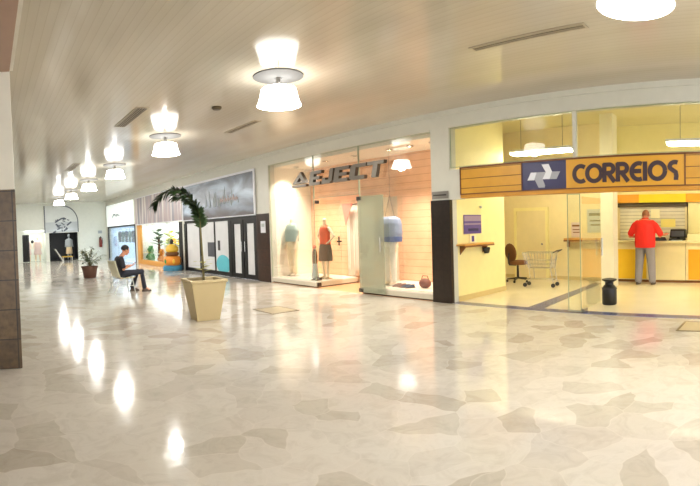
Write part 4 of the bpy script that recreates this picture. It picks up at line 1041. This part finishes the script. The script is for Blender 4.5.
for e in (1, -1): b.limb([(0, e*.08, .6), (0, e*.08, .035)], [.08, .04]); b.limb([(0, e*.18, 1.2), (0, e*.24, .8)], [.05, .03])
blend(b, 'body', 'pale_grey', r, .02, 2)
c = MB().loft([(0,0,.78,.14,.20),(0,0,1.0,.13,.18),(0,0,1.22,.12,.2),(0,0,1.30,.07,.12)]); blend(c, 'top', 'pale_grey', r, .02, 2)
c = MB().loft([(0,0,.36,.17,.22),(0,0,.6,.16,.20),(0,0,.82,.13,.18)]); blend(c, 'skirt', 'cream_cloth', r, .02, 2)
# left opening
for x, m, lb in ((2.40, 'pinkish', 'pale pink clad display figure in left opening of end wall'), (3.02, 'pinkish', 'pale display figure beside the pink one, nearer the black opening')):
    r = empty('display_torso', (x, YE+.6, .006), lb, 'mannequin', 'figures in the left end opening', -PI/2)
    b = MB(); b.limb([(0, 0, 1.2), (0, 0, 1.35)], [.05, .05]); b.ball((0, 0, 1.43), (.09, .08, .11)); b.loft([(0,0,.5,.1,.14),(0,0,.9,.11,.16),(0,0,1.15,.1,.18),(0,0,1.25,.06,.1)])
    for e in (1, -1): b.limb([(0, e*.1, .6), (0, e*.14, .045)], [.09, .05]); b.limb([(0, e*.18, 1.15), (0, e*.26, .78)], [.05, .03])
    blend(b, 'body', 'mannequin', r, .02, 2)
    c = MB().loft([(0,0,.42,.2,.26),(0,0,.8,.14,.19),(0,0,1.18,.12,.2),(0,0,1.26,.07,.12)]); blend(c, 'dress', m, r, .02, 2)
o = cloth('side_drape', 'charcoal', [(0, 1.64, .02), (.2, 1.64, .02), (.4, 1.64, .02)], None, .02, 3, .04); o.rotation_euler = (0, 0, -PI/2); o.location = (2.10, YE+.28, 0)
tag(o, 'dark drape at the left side of left end opening', 'drape')
o = MB().lathe([(.001, 0), (.10, 0), (.10, .02), (.001, .02)], n=20, caps=False).build('round_emblem', 'charcoal', loc=(2.80, YE+1.58, 1.2)); o.rotation_euler = (PI/2, 0, 0); tag(o, 'small black round emblem on back of the left end opening', 'emblem')
r = empty('fire_extinguisher', (6.78, YE-.10, .72), 'dark red fire extinguisher on end wall near the far shop', 'fire extinguisher')
MB().lathe([(.08, 0), (.095, .04), (.095, .42), (.05, .52), (.03, .55)]).build('cylinder', 'ext_red', r)
MB().lathe([(.03, .55), (.035, .60), (.03, .64)]).build('valve', 'black', r)
MB().tube([(.03, 0, .6), (.12, 0, .5), (.12, 0, .2)], .012).build('hose', 'black', r)
MB().box((-.07, .07, .1), (.07, .10, .6)).build('wall_bracket', 'charcoal', r, False)
o = MB().box((6.66, YE-.02, 1.55), (6.90, YE, 1.72)).build('safety_sign', 'pale_grey', smooth=False); tag(o, 'small grey sign on end wall above fire extinguisher', 'sign')

# ------------------------------------------------------------------ planted palm in square planter
r = empty('potted_palm', (3.43, 7.52, 0), 'slender arching palm in square tapered ochre planter', 'potted plant', None, -.12)
p = MB()
vs = []; prof = [(.205, 0), (.205, .03), (.305, .62), (.325, .62), (.325, .665), (.275, .665), (.265, .58)]
for q, z in prof: vs += [(-q, -q, z), (q, -q, z), (q, q, z), (-q, q, z)]
fs = [(3, 2, 1, 0)]
for i in range(len(prof)-1):
    for j in range(4): fs.append((i*4+j, i*4+(j+1) % 4, (i+1)*4+(j+1) % 4, (i+1)*4+j))
p.add(vs, fs); p.build('planter', 'planter', r, False, .012)
MB().box((-.27, -.27, .50), (.27, .27, .60)).build('soil', 'soil', r, False)
MB().tube([(0, .0, .58), (-.005, 0, .95), (-.02, 0, 1.35), (-.025, 0, 1.62)], [.022, .018, .016, .014]).build('cane', 'trunk', r)
def frond(path, seed, ln, wd):
    rnd = random.Random(seed); c = MB(); pts = [Vector(q) for q in path]
    dense = []
    for i in range(len(pts)-1):
        for t in range(8): dense.append(pts[i].lerp(pts[i+1], t/8))
    dense.append(pts[-1])
    for i, q in enumerate(dense):
        t = (dense[min(i+1, len(dense)-1)]-dense[max(i-1, 0)]).normalized()
        sd = t.cross(Vector((0, 0, 1))); sd = sd.normalized() if sd.length > .01 else Vector((0, 1, 0))
        upv = sd.cross(t).normalized()
        for e in (1, -1):
            for k in range(3):
                d = t*.7+sd*e*rnd.uniform(.3, 1.0)+upv*rnd.uniform(-.5, .6)
                c.leaf(q, d, upv, ln*rnd.uniform(.8, 1.2), wd*.75, .05)
    f = c.build('frond', 'leaf', r)
    MB().tube(path, [.011]+[.008]*(len(path)-2)+[.004], 6).build('rachis', 'trunk', f)
frond([(-.025, 0, 1.50), (-.03, -.01, 1.66), (-.08, -.02, 1.84), (-.19, -.03, 1.99), (-.34, -.04, 2.10), (-.50, -.05, 2.14), (-.66, -.05, 2.08), (-.78, -.06, 1.97), (-.83, -.06, 1.90)], 1, .17, .05)
frond([(-.025, 0, 1.58), (-.05, .04, 1.74), (-.14, .07, 1.90), (-.28, .10, 2.01), (-.42, .12, 2.04)], 2, .16, .05)
frond([(-.025, 0, 1.52), (.01, .03, 1.66), (-.04, .05, 1.78), (-.10, .06, 1.86)], 3, .13, .045)
c = MB()
for i in range(9):
    a = i*2.3; c.leaf((0, 0, .78+.022*i), (math.cos(a), math.sin(a), .35), (0, 0, 1), .24, .11, .06)
c.build('base_leaves', 'leaf_light', r); r.scale = (.96, .96, 1)

# small bushy plant in brown pot
r = empty('potted_shrub', (3.45, 16.9, 0), 'bushy grey-green plant in brown pot beyond the seated person', 'potted plant')
MB().lathe([(.20, 0), (.215, .02), (.27, .34), (.29, .34), (.29, .40), (.25, .40), (.24, .34)]).build('pot', 'terracotta', r)
MB().lathe([(.245, .30), (.24, .355), (.001, .36)]).build('soil', 'soil', r)
st = MB(); c = MB(); rnd = random.Random(5)
for i in range(26):
    a = rnd.random()*2*PI; rr = rnd.uniform(.1, .52); hh = rnd.uniform(.25, .72)
    tip = Vector((rr*math.cos(a), rr*math.sin(a), .38+hh)); st.tube([(0, 0, .35), (tip.x*.3, tip.y*.3, .35+hh*.6), tip], [.012, .009, .004], 5)
    for j in range(11):
        t = .4+.6*j/10; q = Vector((tip.x*t, tip.y*t, .35+hh*(t**.7))); aa = rnd.random()*2*PI
        c.leaf(q, (math.cos(aa), math.sin(aa), rnd.uniform(-.2, .7)), (0, 0, 1), rnd.uniform(.14, .26), .05, .06)
st.build('stems', 'trunk', r); c.build('foliage', 'leaf_grey', r)

# ------------------------------------------------------------------ floor hatches
def hatch(cx, cy, w, l, label, rz=0):
    r = empty('floor_hatch', (cx, cy, 0), label, 'floor hatch', 'floor hatches', rz)
    MB().box((-w/2+.03, -l/2+.03, 0), (w/2-.03, l/2-.03, .003)).build('cover', 'hatch', r, False)
    f = MB().box((-w/2, -l/2, 0), (w/2, -l/2+.03, .005)).box((-w/2, l/2-.03, 0), (w/2, l/2, .005)).box((-w/2, -l/2+.03, 0), (-w/2+.03, l/2-.03, .005)).box((w/2-.03, -l/2+.03, 0), (w/2, l/2-.03, .005))
    f.build('frame', 'hatch_frame', r, False)
hatch(4.79, 7.48, .56, .66, 'square metal-edged floor hatch near the planter')
hatch(6.68, .92, .62, .75, 'metal-edged floor hatch at the post office threshold')

# ------------------------------------------------------------------ ceiling lamps
lamp0 = empty('ceiling_lamp', (0, 0, H), 'x', 'ceiling lamp', 'cone ceiling lamps of the hall')
MB().lathe([(.335, 0), (.335, -.014), (.29, -.022), (.06, -.03), (.05, -.02)], n=36).build('ceiling_rose', 'rose', lamp0)  # rose made dark grey: shade above the lamp put into its colour
MB().tube([(0, 0, -.02), (0, 0, -.16)], .03, 12).build('stem', 'steel', lamp0)
a_ = MB()
for k in range(3):
    a = 2*PI*k/3; a_.tube([(.03*math.cos(a), .03*math.sin(a), -.10), (.15*math.cos(a), .15*math.sin(a), -.115), (.20*math.cos(a), .20*math.sin(a), -.155)], .012, 8)
a_.build('bracket', 'steel', lamp0)
sh = MB().lathe([(.001, -.165), (.222, -.167), (.234, -.18), (.255, -.28), (.285, -.375), (.298, -.392), (.290, -.392), (.247, -.28), (.225, -.185)], n=40, caps=False).build('lamp_shade', 'lamp', lamp0)
bu = MB().lathe([(.02, -.16), (.03, -.19), (.055, -.24), (.055, -.28), (.02, -.32)], n=16).build('bulb', 'bulb', sh)
LAMPS = [1.05, 5.57, 9.84, 14.05, 17.8, 21.6, 25.4]
names = ['large white cone ceiling lamp cut by the picture top, before post office', 'white cone ceiling lamp hanging before the clothing shop, second from the post office', 'white cone ceiling lamp before the stormy sky banner, third from post office',
         'white cone ceiling lamp fourth from the post office', 'white cone ceiling lamp fifth from the post office', 'white cone ceiling lamp sixth from the post office', 'white cone ceiling lamp seventh from post office, nearest the end wall']
for i, y in enumerate(LAMPS):
    o = lamp0 if i == 0 else copy_tree(lamp0)
    o.location = (3.73 if i else 3.72, y, H); o['label'] = names[i]
for y in LAMPS+[-3.]:  # final entry is an added light behind the camera, no lamp body there
    ld = bpy.data.lights.new('lamp_light', 'POINT'); ld.energy = (110 if y < 16 else 190) if y > 0 else 160; ld.color = (1, .985, .95); ld.shadow_soft_size = .12
    lo = bpy.data.objects.new('lamp_light', ld); C.objects.link(lo); lo.location = (3.75, y, 3.12)

# ------------------------------------------------------------------ ceiling vents
def vent(cx, cy, w, l, label, m='vent_dark', slots=4):
    r = empty('ceiling_vent', (cx, cy, H), label, 'ceiling vent', 'ceiling vents')
    f = MB().box((-w/2, -l/2, -.012), (w/2, -l/2+.03, 0)).box((-w/2, l/2-.03, -.012), (w/2, l/2, 0)).box((-w/2, -l/2+.03, -.012), (-w/2+.025, l/2-.03, 0)).box((w/2-.025, -l/2+.03, -.012), (w/2, l/2-.03, 0))
    f.build('frame', 'vent_white', r, False)
    MB().box((-w/2+.025, -l/2+.03, -.004), (w/2-.025, l/2-.03, 0)).build('backing', m, r, False)
    s = MB()
    for k in range(slots):
        x = -w/2+.025+(w-.05)*(k+.5)/slots; s.box((x-.005, -l/2+.03, -.010), (x+.005, l/2-.03, -.004))
    s.build('slats', 'vent_white', r, False)
vent(2.54, 8.38, .22, 1.45, 'dark rectangular ceiling vent left of the lamps, nearer the camera')
vent(2.58, 14.5, .22, 1.5, 'dark rectangular ceiling vent left of the lamps, farther down hall')
vent(4.88, 8.62, .16, 1.20, 'slim linear ceiling vent before the clothing shop', 'vent_dark', 2)
vent(4.89, 2.62, .14, 1.42, 'slim linear ceiling vent before the post office', 'vent_dark', 2)
o = MB().lathe([(.08, 0), (.085, -.02), (.06, -.045), (.02, -.05)]).build('smoke_detector', 'vent_dark', loc=(3.71, 7.37, H)); tag(o, 'small round smoke detector on ceiling beyond the second lamp', 'smoke detector')

# plaques on the piers
r = empty('pier_plaque', (XW-.012, 5.66, 1.90), 'grey metal plaque on pier beside the post office', 'plaque')
MB().box((-.012, -.19, 0), (0, .19, .13)).build('plate', 'steel', r, False, .003)
MB().box((-.016, -.15, .05), (-.012, .15, .075)).build('raised_bar', 'dark_steel', r, False)
r = empty('pier_notice', (XW-.022, 11.70, 1.34), 'small white notice on the brown tiled pier', 'notice')
MB().box((-.012, -.12, 0), (0, .12, .32)).build('sheet', 'logo_white', r, False)
MB().box((-.015, -.07, .16), (-.012, .07, .25)).build('picture', 'pale_grey', r, False)

# ------------------------------------------------------------------ world light and view
wd = bpy.data.worlds.new('world'); S.world = wd; wd.use_nodes = True
bg = wd.node_tree.nodes['Background']; bg.inputs[0].default_value = (.95, .97, 1.0, 1); bg.inputs[1].default_value = 1.5
S.view_settings.view_transform = 'Standard'; S.view_settings.look = 'None'
S.view_settings.exposure = .7; S.view_settings.gamma = 1.; S.view_settings.use_curve_mapping = False
S.cycles.use_denoising = True
S.cycles.max_bounces = 8; S.cycles.diffuse_bounces = 4; S.cycles.glossy_bounces = 4; S.cycles.transparent_max_bounces = 12
S.cycles.sample_clamp_indirect = 4; S.cycles.caustics_reflective = False; S.cycles.caustics_refractive = False
